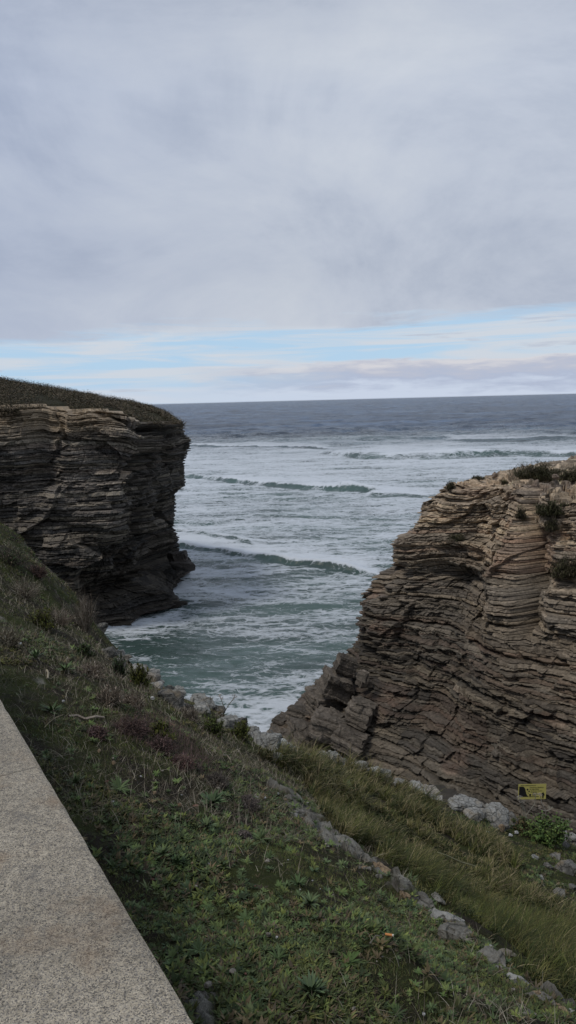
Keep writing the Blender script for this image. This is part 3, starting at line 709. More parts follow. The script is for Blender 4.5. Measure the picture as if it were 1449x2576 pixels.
# rocks along the cliff edge: px, py, w, h, mat, label
ER = [
 (258, 1572, 34, 40, 'grey', 'small grey rock at the grassy edge just below the dry upright stems'),
 (272, 1622, 52, 46, 'grey', 'grey cracked rock on the slope edge directly under the left cliff foot'),
 (300, 1655, 40, 36, 'grey', 'lower grey rock where the left slope meets green water'),
 (392, 1712, 46, 26, 'pale', 'pale flat rock at the slope edge beside the yellow-green shrub'),
 (428, 1742, 80, 74, 'grey', 'dark fractured rock half buried at the edge of the slope above the foam'),
 (470, 1768, 50, 60, 'grey', 'dark tilted rock slab leaning right of the fractured rock'),
 (508, 1768, 62, 44, 'pale', 'pale rounded rock on the edge with a green sprig beside it'),
 (570, 1798, 74, 66, 'pale', 'pale crumbly rock at the edge above the white foam'),
 (665, 1852, 96, 66, 'pale', 'large cream limestone boulder at the edge opposite the foot of the stack'),
 (722, 1880, 60, 46, 'grey', 'grey pitted rock between the cream boulder and the low ledge'),
 (770, 1892, 76, 34, 'pale', 'pale low rock ledge in front of the shady foot of the stack'),
 (845, 1908, 84, 26, 'pale', 'flat pale slab at the right end of the low ledge'),
 (1085, 1985, 96, 46, 'pale', 'pale rock ledge behind the long grass, upper left of the broken outcrop'),
 (1165, 2018, 110, 62, 'pale', 'broken pale outcrop in the middle of the ledge under the stack'),
 (1235, 2040, 110, 72, 'pale', 'wide grey-white outcrop ending left of the yellow sign'),
 (1050, 1972, 44, 30, 'pale', 'small pale rock at the upper left start of the ledge under the stack'),
 (1120, 1992, 66, 44, 'grey', 'grey angular rock between the first ledge rock and the broken outcrop'),
 (1200, 2048, 70, 44, 'pale', 'pale low rock in front of the gap between the two largest outcrops'),
 (1255, 2075, 56, 36, 'grey', 'grey low rock in front of the wide grey-white outcrop'),
 (640, 1838, 50, 40, 'pale', 'small cream rock touching the left side of the large cream boulder'),
 (690, 1905, 50, 26, 'pale', 'pale low rock in the grass below the cream boulder'),
 (800, 1900, 50, 30, 'grey', 'grey rock between the low pale ledge and the flat slab'),
 (1285, 2062, 60, 56, 'grey', 'grey rough rock beneath the bare twigs left of the yellow sign'),
]
for i, (px, py, w, h, mt, lab) in enumerate(ER):
    rock('edge_rock', px, py + h * .3, w, h, w * .8, mt, 1000 + i, .3, label=lab, cat='rock', sub=6, rgh=.09)
# rim outcrop between the slope and the grassy gully
RR = [(905, 2150, 60, 30, 'grey'), (955, 2185, 70, 42, 'ochre'), (1008, 2215, 56, 58, 'pale'), (1018, 2250, 30, 34, 'ochre'), (1060, 2268, 96, 50, 'pale'), (1118, 2305, 90, 44, 'pale'),
      (1165, 2350, 100, 46, 'grey'), (1235, 2415, 90, 60, 'grey'), (1275, 2400, 46, 26, 'pale'), (1300, 2470, 60, 44, 'pale'), (1365, 2512, 80, 40, 'grey'), (1420, 2550, 60, 40, 'ochre'),
      (865, 2112, 50, 24, 'pale'), (1100, 2260, 46, 30, 'grey'), (1340, 2555, 40, 26, 'pale')]
RL = ['low grey rock at the upper end of the rocky rim above the gully', 'ochre rock on the rim just above the pale upright block', 'pale upright block on the rim beside the dark hollow',
      'small ochre stone below the pale upright block', 'long whitish rock on the rim below the dark hollow', 'whitish flat rock in the middle of the rim', 'grey lichen-covered rock in the middle of the rim',
      'dark grey lichen rock bulging over the lower rim', 'small white rock showing at the grass side of the dark lichen rock', 'pale rock on the rim below the dark lichen rock', 'grey rough rock near the bottom right of the rim',
      'ochre rock at the lowest visible end of the rim', 'small pale rock at the top of the rim under the grey heather', 'grey rock on the grass side of the dark hollow', 'little pale rock at the bottom edge below the rim']
for i, ((px, py, w, h, mt), lab) in enumerate(zip(RR, RL)):
    rock('rim_rock', px, py + 4, w * 1.3, h * 1.05, w * .8, {'grey': 'rimrock'}.get(mt, mt if i % 2 else 'rimrock'), 1100 + i, .55, label=lab, cat='rock', sub=6, rgh=.1, rot=-.7)
for i in range(46):
    t = random.random() * (len(RIM) - 1); k = int(t); q = RIM[k] + (RIM[k + 1] - RIM[k]) * (t - k)
    a, b_, w_ = proj(q); sz = random.uniform(8, 26)
    rock('rim_stone', float(a) + random.uniform(-26, 14), float(b_) + random.uniform(-8, 22), sz * 1.3, sz * .8, sz, random.choice(['rimrock', 'rimrock', 'grey', 'ochre', 'pale']), 1150 + i, .45, label='small broken stone in the rocky rim between slope and grassy gully', cat='stone', group='broken stones along the rocky rim', sub=5, rgh=.12)
e0, e1 = 6, 12
for i in range(64):
    t = 5.5 + random.random() * 6.4; k = int(t); q = edge[k] + (edge[k + 1] - edge[k]) * (t - k)
    if k >= len(edge) - 3: continue
    a, b_, w_ = proj(q); sz = random.uniform(16, 46)
    x_, y_ = q[0] + random.uniform(-.1, .1), q[1] + random.uniform(-.22, .12); z_ = float(terr(np.array([x_]), np.array([y_]))[0])
    rock('ledge_stone', 0, 0, sz * 1.35, sz * .85, sz, random.choice(['pale', 'pale', 'pale', 'grey', 'stone']), 1850 + i, .1, loc=(x_, y_, z_), label='pale broken stone, one of many along the cliff edge beyond the grass', cat='stone', group='broken stones along the cliff edge', sub=5, rgh=.12)
# scree at the far right
for i, (px, py, w, h, mt, lab) in enumerate([
 (1425, 2195, 70, 70, 'grey', 'brown rough boulder in the bare bank at the right edge'), (1380, 2185, 32, 30, 'grey', 'small grey stone in the bare bank beside the brown boulder'),
 (1405, 2250, 40, 30, 'grey', 'grey stone near the bottom of the bare bank'), (1362, 2212, 20, 18, 'pale', 'tiny pale stone in the bare bank'), (1440, 2236, 28, 26, 'grey', 'dark stone at the right edge of the bare bank'), (1395, 2160, 46, 30, 'grey', 'flat grey stone at the top of the bare bank'), (1345, 2160, 26, 20, 'pale', 'pale stone at the upper left of the bare bank'), (1420, 2128, 34, 24, 'grey', 'dark stone under the round-leaved bush')]):
    rock('scree_stone', px, py, w, h, w, mt, 1200 + i, .4, label=lab, cat='stone')
SG = 'small stones lying among the low plants'
ST = [(250, 1898, 11, 14, 'ochre', 'tan stone in the grass below the left end of the purple heather'), (288, 1928, 13, 13, 'ochre', 'orange-tan stone just below the purple heather'),
 (270, 1975, 13, 9, 'clay', 'reddish stone among green rosettes near the wall'), (283, 2025, 12, 8, 'white', 'pair-sized pale stone near the wall among rosettes'), (390, 2003, 12, 11, 'ochre', 'tan stone left of the leafy green plant in mid slope'),
 (452, 2032, 14, 11, 'clay', 'reddish-brown stone left of the tall leafy plant'), (492, 2035, 17, 9, 'clay', 'reddish flat chip just left of the tall leafy plant'), (645, 2012, 14, 9, 'white', 'white elongated pebble right of the heather'),
 (667, 2014, 10, 7, 'white', 'white pebble next to the elongated one'), (550, 1990, 11, 9, 'stone', 'grey stone on the bare heather patch'), (430, 1868, 7, 7, 'white', 'tiny white pebble at the top of the purple heather'),
 (355, 1960, 7, 6, 'white', 'tiny white pebble under the grey heather'), (484, 2182, 11, 9, 'ochre', 'tan pebble in the middle of the rosettes'), (525, 2184, 9, 9, 'white', 'bluish white pebble right of the tan one'),
 (672, 2175, 15, 11, 'stone', 'pale stone at the edge of the brown soil'), (385, 2223, 14, 9, 'clay', 'red-brown stone near the wall in the yellow-green moss'), (493, 2240, 13, 9, 'stone', 'cream stone left of the bright green moss'),
 (676, 2364, 17, 17, 'stone', 'square grey stone among the lower rosettes'), (697, 2371, 9, 10, 'white', 'white pebble right of the square grey stone'), (523, 2495, 30, 24, 'stone', 'large square tan stone near the wall at the bottom'),
 (586, 2462, 22, 20, 'stone', 'pale leaning stone above the square tan one'), (618, 2462, 13, 10, 'clay', 'reddish chip beside the leaning pale stone'), (532, 2428, 10, 12, 'clay', 'small red pebble above the square tan stone'),
 (890, 2550, 17, 13, 'stone', 'greyish stone at the bottom centre'), (1066, 2565, 14, 12, 'white', 'white pebble at the bottom edge right of centre'), (1083, 2415, 14, 12, 'ochre', 'tan stone below the cigarette end'),
 (735, 2572, 14, 12, 'stone', 'pale stone on the bottom edge beside the dark green plant'), (965, 2362, 8, 6, 'stone', 'beige chip touching the cigarette end'), (878, 2297, 9, 5, 'white', 'white sliver on bare soil above the cigarette end'),
 (852, 2300, 7, 5, 'white', 'smaller white sliver left of the other one'), (1225, 2102, 15, 15, 'white', 'cream stone at the top of the gully left of the three stones'), (1262, 2092, 20, 34, 'ochre', 'tall cream stone standing at the head of the gully'),
 (1284, 2106, 16, 10, 'white', 'white flat stone right of the tall cream stone'), (1299, 2100, 13, 13, 'white', 'white cube-like stone furthest right at the head of the gully'), (280, 1745, 22, 12, 'stone', 'long cream stone in the dry stems above the heather'),
 (385, 1762, 14, 10, 'white', 'white pointed stone left of the dark fractured rock'), (50, 1625, 12, 8, 'white', 'pale stone in the dry twigs on the upper left slope'), (160, 1770, 9, 7, 'white', 'pale pebble above the pale stick'),
 (268, 1760, 8, 7, 'stone', 'pebble below the long cream stone'), (820, 2130, 9, 7, 'stone', 'grey pebble beside the rim'), (700, 2003, 8, 6, 'white', 'small white pebble near the grass edge'),
 (1290, 2500, 14, 12, 'stone', 'pale pebble in soil below the rim'), (800, 2480, 10, 8, 'white', 'pebble between rosettes at the lower slope'), (1150, 2480, 12, 9, 'stone', 'grey pebble near the lower right soil')]
for i, (px, py, w, h, mt, lab) in enumerate(ST):
    rock('stone', px, py, w, h, w * .8, mt, 1300 + i, .2, label=lab, cat='stone', sub=4, rgh=.04)
for i in range(90):
    px = random.uniform(150, 1250); py = random.uniform(1700, 2570)
    if py > 1750 + 0 and (px < (py - 1750) / 1.652 + 25 or px > 560 + (py - 1850) * 1.1 + 150): continue
    rock('stone', px, py, random.uniform(4, 8), random.uniform(3, 6), None, random.choice(['stone', 'white', 'grey', 'clay']), 1400 + i, .2, label='tiny pebble, one of many scattered among the low plants', cat='stone', group='tiny scattered pebbles', sub=3)

# ------------------------------------------------------------------ rocks of the stack foot: tilted blocks
FB0 = [(random.uniform(700, 920), 0, random.uniform(24, 44), random.uniform(20, 34), 0) for _ in range(16)]
FB0 = [(a, np.interp(a, [700, 780, 860, 920], [1835, 1790, 1720, 1690]) + random.uniform(0, 120), c_, d_, np.interp(a, [700, 920], [49.2, 46.2]) + .8 - random.uniform(0, 1.5)) for a, _, c_, d_, _ in FB0]
FB = [(720, 1825, 80, 56, 50), (770, 1800, 90, 60, 49.5), (820, 1768, 110, 84, 48.5), (845, 1720, 90, 76, 48), (770, 1850, 110, 70, 46.5), (840, 1825, 120, 90, 45.5), (868, 1670, 56, 60, 48.5), (885, 1860, 90, 80, 44), (905, 1790, 80, 90, 45), (700, 1848, 60, 50, 49)]
bacc = []
for i, (px, py, w, h, D) in enumerate(FB + FB0):
    D -= 1.2
    p = PD(px, py, D); s = D / F
    V, f = rock_data(1500 + i, w * s * .68, w * s * .62, h * s * .64, .09, 7, 10, blocky=True)
    a = random.uniform(-.6, .6); tl = random.uniform(.15, .55)
    R = np.array([[math.cos(a), -math.sin(a), 0], [math.sin(a), math.cos(a), 0], [0, 0, 1]]); R2 = np.array([[math.cos(tl), 0, math.sin(tl)], [0, 1, 0], [-math.sin(tl), 0, math.cos(tl)]])
    V = V @ R.T
    lay = np.floor(V[:, 2] / .15 + .7 * vn(V[:, 0], V[:, 1], seed=i)); V = V * np.array([1, 1, 0]) * (1 + .2 * (hsh(lay, seed=i) - .5))[:, None] + V * np.array([0, 0, 1])
    V = V @ R2.T + p
    c = np.array([.15, .128, .104]) * (.55 + .7 * hsh(lay, seed=i + 9))[:, None]
    o = mk('boulder', V - p, [f], M['cliff_near'], col=c, loc=p)
    tag(o, ['brown block of slate at the waterline, lowest of the stack foot', 'brown slab above the lowest block of the stack foot', 'large tilted slab with a flat top on the stack foot', 'upper tilted slab of the stack foot under the bedded wall',
            'front block of the stack foot beside the cream boulder', 'big front slab of the stack foot with a shadow beneath', 'narrow block at the top of the tumbled foot of the stack', 'rightmost block at the base of the stack foot above the pale slab',
            'block wedged between the tumbled foot and the bedded wall', 'small dark block touching the water at the stack foot'][i] if i < 10 else 'small jagged piece of layered rubble at the foot of the stack', 'rock', 'tumbled blocks at the foot of the stack')
# rock stub at the far headland foot
for i, (px, py, w, h, D, lab) in enumerate([(460, 1424, 62, 34, 90, 'low wave-washed rock at the foot of the left headland'), (446, 1408, 54, 50, 91, 'upper step of rock against the left headland above the low rock')]):
    p = PD(px, py, D); s = D / F
    V, f = rock_data(1600 + i, w * s * .55, w * s * .6, h * s * .6, .1, 6, 10)
    lay = np.floor(V[:, 2] / .3)
    o = mk('boulder', V, [f], M['cliff_far'], col=np.array([.08, .07, .062]) * (.7 + .5 * hsh(lay, seed=i + 9))[:, None], loc=p)
    tag(o, lab, 'rock')

# ------------------------------------------------------------------ granite wall
E1 = PZ(500, 2576, .80); E0 = PZ(0, 1750, .80)
dv = (E0 - E1)[:2]; dv /= np.linalg.norm(dv); nv = np.array([-dv[1], dv[0]])          # nv points to the visitor's side
if nv @ np.array([-1., -.3]) < 0: nv = -nv
J = PZ(106, 1925, .80); tj = (J[:2] - E1[:2]) @ dv
wall = empty('granite_wall', (E1[0], E1[1], terr(np.array([E1[0]]), np.array([E1[1]]))[0]))
tag(wall, 'low wall with a speckled grey granite coping along the bottom left corner', 'wall')
bz = wall.location.z
def slab(t0, t1, w0, w1, zt, zb, name, ch=.012, seed=0, nu=220, parent=wall):
    # rounded cross-section swept along the wall, subdivided so that the arris can be worn
    prof = [(w0, zb), (w0, (zt + zb) / 2), (w0, zt - ch), (w0 + ch * .3, zt - ch * .3), (w0 + ch, zt)] + [(w0 + ch + (w1 - w0 - 2 * ch) * k / 10, zt) for k in range(1, 10)] + [(w1 - ch, zt), (w1, zt - ch), (w1, zb)]
    ts = np.linspace(t0, t1, nu); V = []
    for t in ts:
        for (w, z) in prof:
            q = E1[:2] + dv * t + nv * w; V.append((q[0], q[1], z))
    V = np.array(V); P_ = len(prof)
    edge_k = np.tile(np.array([1 if (i in (2, 3, 4)) else 0 for i in range(P_)]), nu)
    wear = fbm(V[:, 0] * 18, V[:, 1] * 18, o=4, seed=seed + 3)
    V[:, 2] += .0012 * fbm(V[:, 0] * 9, V[:, 1] * 9, seed=seed) - edge_k * .0022 * np.clip(wear, 0, 1)
    V[:, :2] += nv[None] * (edge_k * .0018 * np.clip(wear + .2, 0, 1))[:, None]
    f = list(gridf(nu, P_)); f = [np.array(f)]
    caps = [np.array([list(range(P_))]), np.array([[(nu - 1) * P_ + k for k in range(P_)][::-1]])]
    V = V - np.array([E1[0], E1[1], bz])
    return mk(name, V, f + caps, M['granite'], parent)
z0 = CAMZ - .80
slab(tj + .0008, tj + 1.8, 0, .48, z0, z0 - .13, 'coping_slab', seed=1)
slab(tj - 1.9, tj - .0008, 0, .48, z0, z0 - .13, 'coping_slab', seed=2)
slab(tj + 1.803, tj + 3.6, 0, .48, z0, z0 - .13, 'coping_slab', seed=3)
slab(tj - 1.9, tj + 3.6, .03, .45, z0 - .131, z0 - 1.5, 'wall_body', seed=4)

# ------------------------------------------------------------------ ground cover
def inpoly(px, py, poly):
    r = np.zeros(px.shape, bool); n_ = len(poly)
    for i in range(n_):
        x1, y1 = poly[i]; x2, y2 = poly[(i + 1) % n_]
        c = ((y1 > py) != (y2 > py)) & (px < (x2 - x1) * (py - y1) / (y2 - y1 + 1e-9) + x1); r ^= c
    return r
def wall_side(x, y):
    return (np.stack([x, y], -1) - E1[:2]) @ nv          # >0 under / behind the wall
GRASSP = [(760, 1960), (640, 1900), (760, 1905), (900, 1925), (1030, 1990), (1130, 2060), (1230, 2090), (1300, 2160), (1320, 2230), (1449, 2290), (1500, 2640), (1449, 2540), (1300, 2440), (1150, 2310), (960, 2165), (820, 2075)]
def scatter(N, rmin=1.2, rmax=17, pw=1.0, amin=-32, amax=34, seed=1, margin=.03):
    r = np.random.default_rng(seed)
    az = np.radians(r.uniform(amin, amax, N)); R = rmin * (rmax / rmin) ** (r.random(N) ** pw)
    x = R * np.sin(az); y = R * np.cos(az)
    d, _, _ = edge_d(x, y); k = (d < margin) & (wall_side(x, y) < -.01); x, y = x[k], y[k]
    z = terr(x, y); px, py, w = proj(np.stack([x, y, z], -1))
    return x, y, z, px, py, w, r
def jit(r, n_, base, s=.3):
    base = np.asarray(base, float); v = base[r.integers(0, len(base), n_)] if base.ndim == 2 else np.tile(base, (n_, 1))
    return v * (1 + s * r.uniform(-1, 1, (n_, 1)))
GREEN = [(.055, .075, .028), (.075, .10, .035), (.045, .065, .028), (.085, .10, .03), (.065, .08, .04), (.04, .06, .03)]
BROWN = [(.15, .125, .095), (.08, .066, .052), (.24, .205, .165), (.12, .095, .075), (.34, .30, .25)]
PURP = [(.10, .065, .065), (.12, .075, .07), (.075, .055, .055), (.14, .10, .09)]
STRAW = [(.16, .14, .075), (.12, .11, .05), (.2, .17, .1)]
OLIVE = [(.06, .062, .018), (.078, .078, .025), (.046, .054, .018), (.10, .09, .035), (.032, .042, .016)]
# a) short leaves
x, y, z, px, py, w, r = scatter(420000, seed=21, pw=.85)
ing = inpoly(px, py, GRASSP)
dn = fbm(x * 1.3, y * 1.3, o=4, seed=44) + .25 * fbm(x * 7, y * 7, seed=45)
soilp = inpoly(px, py, [(640, 2330), (560, 2400), (500, 2330), (620, 2280), (760, 2280), (880, 2330), (1000, 2350), (1250, 2450), (1300, 2576), (1000, 2576), (900, 2420)])
heath = inpoly(px, py, [(270, 1800), (330, 1790), (420, 1830), (500, 1900), (560, 1980), (640, 2050), (560, 2080), (470, 1990), (380, 1930), (280, 1860)]) | inpoly(px, py, [(0, 1380), (60, 1400), (160, 1480), (250, 1640), (360, 1780), (280, 1780), (120, 1640), (0, 1600)])
def rocky_at(x, y):
    e_, _, _ = edge_d(x, y); k_ = np.maximum(PX_rim(x, y, .03, .26), (1 - sst(.0, .4, np.abs(e_))) * (x > -1.9))
    return sst(.55, .8, k_ + 1.1 * fbm(x * 4, y * 4, o=4, seed=81) - .55 * sst(.0, -.25, -fbm(x * 1.1, y * 1.1, seed=82) - .12))
keep = ~ing & (r.random(len(x)) > .93 * rocky_at(x, y)) & (dn > np.where(soilp, .12, np.where(heath, .08, -.16)) + .1 * r.normal(size=len(x)))
x, y, z, px, py, w = [a[keep] for a in (x, y, z, px, py, w)]; n1 = len(x)
sel = r.random(n1) < .30 * np.clip(.85 + 3.0 * fbm(x * 1.8, y * 1.8, o=4, seed=48), .05, 1.4); x, y, z, px, py, w = [a[sel] for a in (x, y, z, px, py, w)]; n1 = len(x); K = 9
tone = fbm(x * .9, y * .9, seed=46)
lowp = (sst(2050, 2250, py))[:, None]; c = jit(r, n1, GREEN, .55) * (1.15 + .25 * lowp); yl = sst(.0, .45, tone)[:, None]; c = c * (1 - yl) + jit(r, n1, OLIVE, .45) * 1.25 * yl
br = (r.random(n1) < .22)[:, None]; c = np.where(br, jit(r, n1, [(.11, .085, .05), (.08, .065, .045), (.14, .11, .06)], .4), c)
L0 = r.uniform(.009, .030, n1) * (1 + .25 * lowp[:, 0]) * (1 + .04 * w) * np.clip(1 + .8 * fbm(x * 2.5, y * 2.5, seed=47), .5, 1.6)
root = np.repeat(np.stack([x, y, z], -1), K, 0); L = np.repeat(L0, K) * r.uniform(.6, 1.1, n1 * K); nar = np.repeat(r.uniform(.08, .24, n1), K)
azk = np.tile(np.arange(K) * 2.4, n1) + np.repeat(r.uniform(0, 6.28, n1), K) + r.normal(0, .3, n1 * K)
ac = Acc(); ac.blades(root, azk, L, r.uniform(.5, 1.45, n1 * K), L * nar, np.repeat(c, K, 0) * r.uniform(.7, 1.3, (n1 * K, 1)), 2, .6, True)
tag(ac.build('ground_cover', M['leaf']), 'low leafy ground cover of moss and small herbs over the slope', 'ground cover', kind='stuff')
# a2) fine moss and short turf
x, y, z, px, py, w, r = scatter(560000, seed=25, pw=.9, rmin=1.6)
mo = fbm(x * 1.7, y * 1.7, o=4, seed=144)
keep = ~inpoly(px, py, GRASSP) & (mo > .06 + .12 * r.normal(size=len(x))) & (r.random(len(x)) > .9 * rocky_at(x, y))
x, y, z, px, py, w = [a[keep] for a in (x, y, z, px, py, w)]; n1 = len(x)
c = jit(r, n1, [(.07, .085, .022), (.055, .075, .025), (.09, .095, .03), (.10, .09, .045), (.045, .065, .025)], .5) * 1.3
L = r.uniform(.006, .022, n1) * (1 + .08 * w)
ac = Acc(); ac.blades(np.stack([x, y, z - .002], -1), r.uniform(0, 2 * PI, n1), L, r.uniform(.1, 1.2, n1), np.maximum(.0016, w * .0005), c, 2, .8)
tag(ac.build('moss', M['leaf']), 'fine yellow-green moss and short turf between the herbs', 'moss', kind='stuff')
# b) dry stems and heather twigs
x, y, z, px, py, w, r = scatter(260000, seed=22, pw=.85)
ing = inpoly(px, py, GRASSP)
pur = inpoly(px, py, [(300, 1815), (360, 1795), (440, 1830), (520, 1900), (560, 1980), (500, 1960), (420, 1900), (300, 1860)])
gr = inpoly(px, py, [(-20, 1330), (60, 1400), (250, 1600), (400, 1760), (560, 1830), (640, 1900), (720, 2000), (820, 2120), (700, 2120), (560, 2080), (430, 1960), (300, 1850), (200, 1760), (-20, 1650)])
dn = fbm(x * 1.1, y * 1.1, o=4, seed=54)
pr = np.where(pur, 1., np.where(gr, .6 + .8 * dn, np.where(py > 2080, .10 + .35 * dn, .28 + .45 * dn)))
keep = ~ing & (r.random(len(x)) < pr * (1 - .8 * rocky_at(x, y)))
x, y, z, px, py, w, pur = [a[keep] for a in (x, y, z, px, py, w, pur)]; n1 = len(x)
c = np.where(pur[:, None], jit(r, n1, PURP, .35), jit(r, n1, BROWN, .4))
L = r.uniform(.03, .11, n1) * np.where(pur, 1.2, 1.)
ac = Acc(); ac.blades(np.stack([x, y, z - .003], -1), r.uniform(0, 2 * PI, n1), L, r.uniform(.1, 1.4, n1), np.maximum(.0022, w * .0005), c, 3, r.uniform(-1, 1.4, n1)[0] * 0 + .8)
tag(ac.build('dry_stems', M['dry']), 'tangle of dry brown stems and heather twigs across the slope', 'dry stems', kind='stuff')
# c) long grass of the gully: tussocks with dead blades among them
x, y, z, px, py, w, r = scatter(42000, rmin=2.4, rmax=14, seed=23, pw=.8, amin=-3, amax=40, margin=-.22)
keep = inpoly(px, py, GRASSP) | ((px > 1449) & (py > 2250) & (PX_rim(x, y) < .2))
keep &= fbm(x * 2.2, y * 2.2, seed=66, o=3) + .25 * r.normal(size=len(x)) > -.22
x, y, z, px, py, w = [a[keep] for a in (x, y, z, px, py, w)]; n1 = len(x); K = 20
if n1 > 9500: x, y, z, px, py, w = [a[:9500] for a in (x, y, z, px, py, w)]; n1 = 9500
tuft = fbm(x * 1.6, y * 1.6, o=3, seed=67) * 1.8
strw = sst(-.15, .5, fbm(x * .9, y * .9, seed=68) + .3 * ((px < 1050) & (py < 2050)) + .3 * (py < 2190) - .25 * (PX_rim(x, y, .2, 1.2)))
T0 = r.uniform(.07, .24, n1) * np.clip(1 + .8 * tuft, .3, 1.9) * (1 - .35 * PX_rim(x, y, .2, 1.))
a0 = -.6 + 2.2 * fbm(x * 1.2, y * 1.2, seed=69, o=3) + r.normal(0, .5, n1)
root = np.repeat(np.stack([x, y, z - .01], -1), K, 0); N = n1 * K; root[:, :2] += r.normal(0, .022, (N, 2))
Lk = np.repeat(T0, K) * r.uniform(.5, 1.25, N); azk = np.repeat(a0, K) + r.normal(0, .95, N)
c = np.repeat(jit(r, n1, [(.054, .064, .017), (.073, .077, .024), (.04, .052, .016), (.10, .094, .036), (.027, .038, .013)], .45), K, 0) * r.uniform(.6, 1.5, (N, 1))
sw = (r.random(N) < .04 + .45 * np.repeat(strw * r.uniform(0, 1.4, n1), K))[:, None]; c = np.where(sw, jit(r, N, STRAW, .45) * 1.15, c)
ac = Acc(); ac.blades(root, azk, Lk, r.uniform(.05, .8, N), np.maximum(.004, np.repeat(w, K) * .0009), c, 4, r.choice([1.1, 1.5]))
tag(ac.build('grass', M['grass']), 'long drooping olive and straw grass filling the gully', 'grass', kind='stuff')

# ------------------------------------------------------------------ rosettes
def rosette_mesh(seed, nl, kind):
    r = np.random.default_rng(seed); ac = Acc()
    az = np.arange(nl) * 2.4 + r.normal(0, .25, nl)
    if kind == 'flat': lean = r.uniform(.85, 1.45, nl); L = r.uniform(.6, 1., nl); W = L * r.uniform(.15, .22, nl); cv = .35
    elif kind == 'spiky': lean = r.uniform(.5, 1.35, nl); L = r.uniform(.7, 1.05, nl); W = L * r.uniform(.07, .11, nl); cv = .5
    else: lean = r.uniform(.35, 1.25, nl); L = r.uniform(.6, 1., nl); W = L * r.uniform(.10, .15, nl); cv = .6
    pal = {'flat': [(.115, .17, .055), (.10, .15, .055), (.13, .175, .06)], 'spiky': [(.10, .15, .065), (.115, .165, .08), (.085, .125, .055)], 'up': [(.10, .15, .07), (.115, .165, .085), (.085, .125, .07)]}[kind]
    c = jit(r, nl, pal, .25)
    root = np.zeros((nl, 3)) + r.normal(0, .02, (nl, 3)); root[:, 2] = r.uniform(0, .08, nl)
    ac.blades(root, az, L, lean, W, c, 5, cv, True)
    # midribs
    o = ac.build('rosette_plant', M['leaf'], smooth=True)
    return o
kinds = [('flat', 16), ('flat', 22), ('spiky', 26), ('spiky', 34), ('up', 34), ('up', 60), ('flat', 12)]
protos = [rosette_mesh(2000 + i, n_, k) for i, (k, n_) in enumerate(kinds)]
used = [False] * len(protos)
def put_rosette(px, py, size, k, label, group=None, dz=.0):
    p = hit(px, py)
    if used[k]: o = link(protos[k].copy())
    else: o = protos[k]; used[k] = True
    s = size / F * p[1] / 2 * 1.1
    o.location = (p[0], p[1], p[2] + dz + .006); o.scale = (s, s, s); o.rotation_euler = (random.uniform(-.15, .15), random.uniform(0, .25), random.uniform(0, 6.28))
    for kk in ('label', 'category', 'group'):
        if kk in o: del o[kk]
    tag(o, label, 'plant', group); return o
BIG = [(785, 2510, 120, 5, 'big dark green feathery rosette at the bottom centre'), (878, 2430, 92, 0, 'bright green broad-leaved rosette right of the dark feathery one'), (130, 1796, 84, 3, 'green spiky rosette beside the wall on the upper slope'),
 (300, 1990, 76, 3, 'bright green rosette near the wall in line with the heather'), (535, 2030, 96, 5, 'tall leafy grey-green plant in the middle of the slope'), (520, 2085, 70, 4, 'lower leafy plant just beneath the tall grey-green one'),
 (190, 1975, 70, 3, 'dark green rosette touching the wall edge'), (410, 2155, 66, 4, 'blue-green rosette near the wall in mid slope'), (445, 2180, 70, 4, 'blue-green rosette right of its twin in mid slope'),
 (1035, 2245 - 45, 50, 2, 'small star-shaped grey sprig on the rim beside the dark hollow'), (870, 1998 - 15, 60, 4, 'broad-leaved green plant in the upper part of the long grass'), (620, 2320, 66, 2, 'green spiky rosette among others right of the wall'),
 (655, 2110, 70, 3, 'grassy rosette below the grey heather'), (780, 2280, 80, 4, 'green leafy clump on the slope left of the rim'), (590, 2390, 64, 3, 'rosette above the square tan stone'),
 (90, 1660, 70, 4, 'bluish green plant in the dry twigs of the upper left slope'), (165, 1690, 66, 3, 'fresh green tuft above the pale stick'), (750, 2230, 66, 2, 'green rosette in the slope centre'), (500, 2400, 64, 3, 'dark rosette near the wall at the lower slope'),
 (1000, 2560, 60, 3, 'rosette at the bottom edge right of centre'), (620, 2540, 74, 2, 'pale green rosette at the bottom edge'), (700, 2420, 70, 2, 'rosette between the square grey stone and dark feathery plant')]
for a in BIG: put_rosette(a[0], a[1], a[2], a[3], a[4])
gn = 'small green rosettes on the slope'; cnt = 0; tries = 0
while cnt < 270 and tries < 4000:
    tries += 1
    py = 1560 + 1016 * random.random() ** .75; px = random.uniform(0, 1300)
    if py > 1750 and px < (py - 1750) / 1.652 + 12: continue
    if inpoly(np.array([px]), np.array([py]), GRASSP)[0]: continue
    if px > np.interp(py, [1560, 1720, 1830, 1950, 2075, 2165, 2310, 2440, 2576], [200, 340, 480, 640, 800, 930, 1120, 1270, 1440]): continue
    if 250 < px < 560 and abs(py - (1820 + (px - 300) * .55)) < 45: continue
    if fbm(px / 170, py / 130, seed=3) < -.12: continue
    s = random.uniform(20, 48) * np.interp(py, [1560, 2100, 2576], [.6, .85, 1.05])
    k = random.choice([0, 1, 2, 2, 3, 3, 4, 6])
    put_rosette(px, py, s, k, 'small green leafy rosette, one of many on the slope beside the wall', gn); cnt += 1

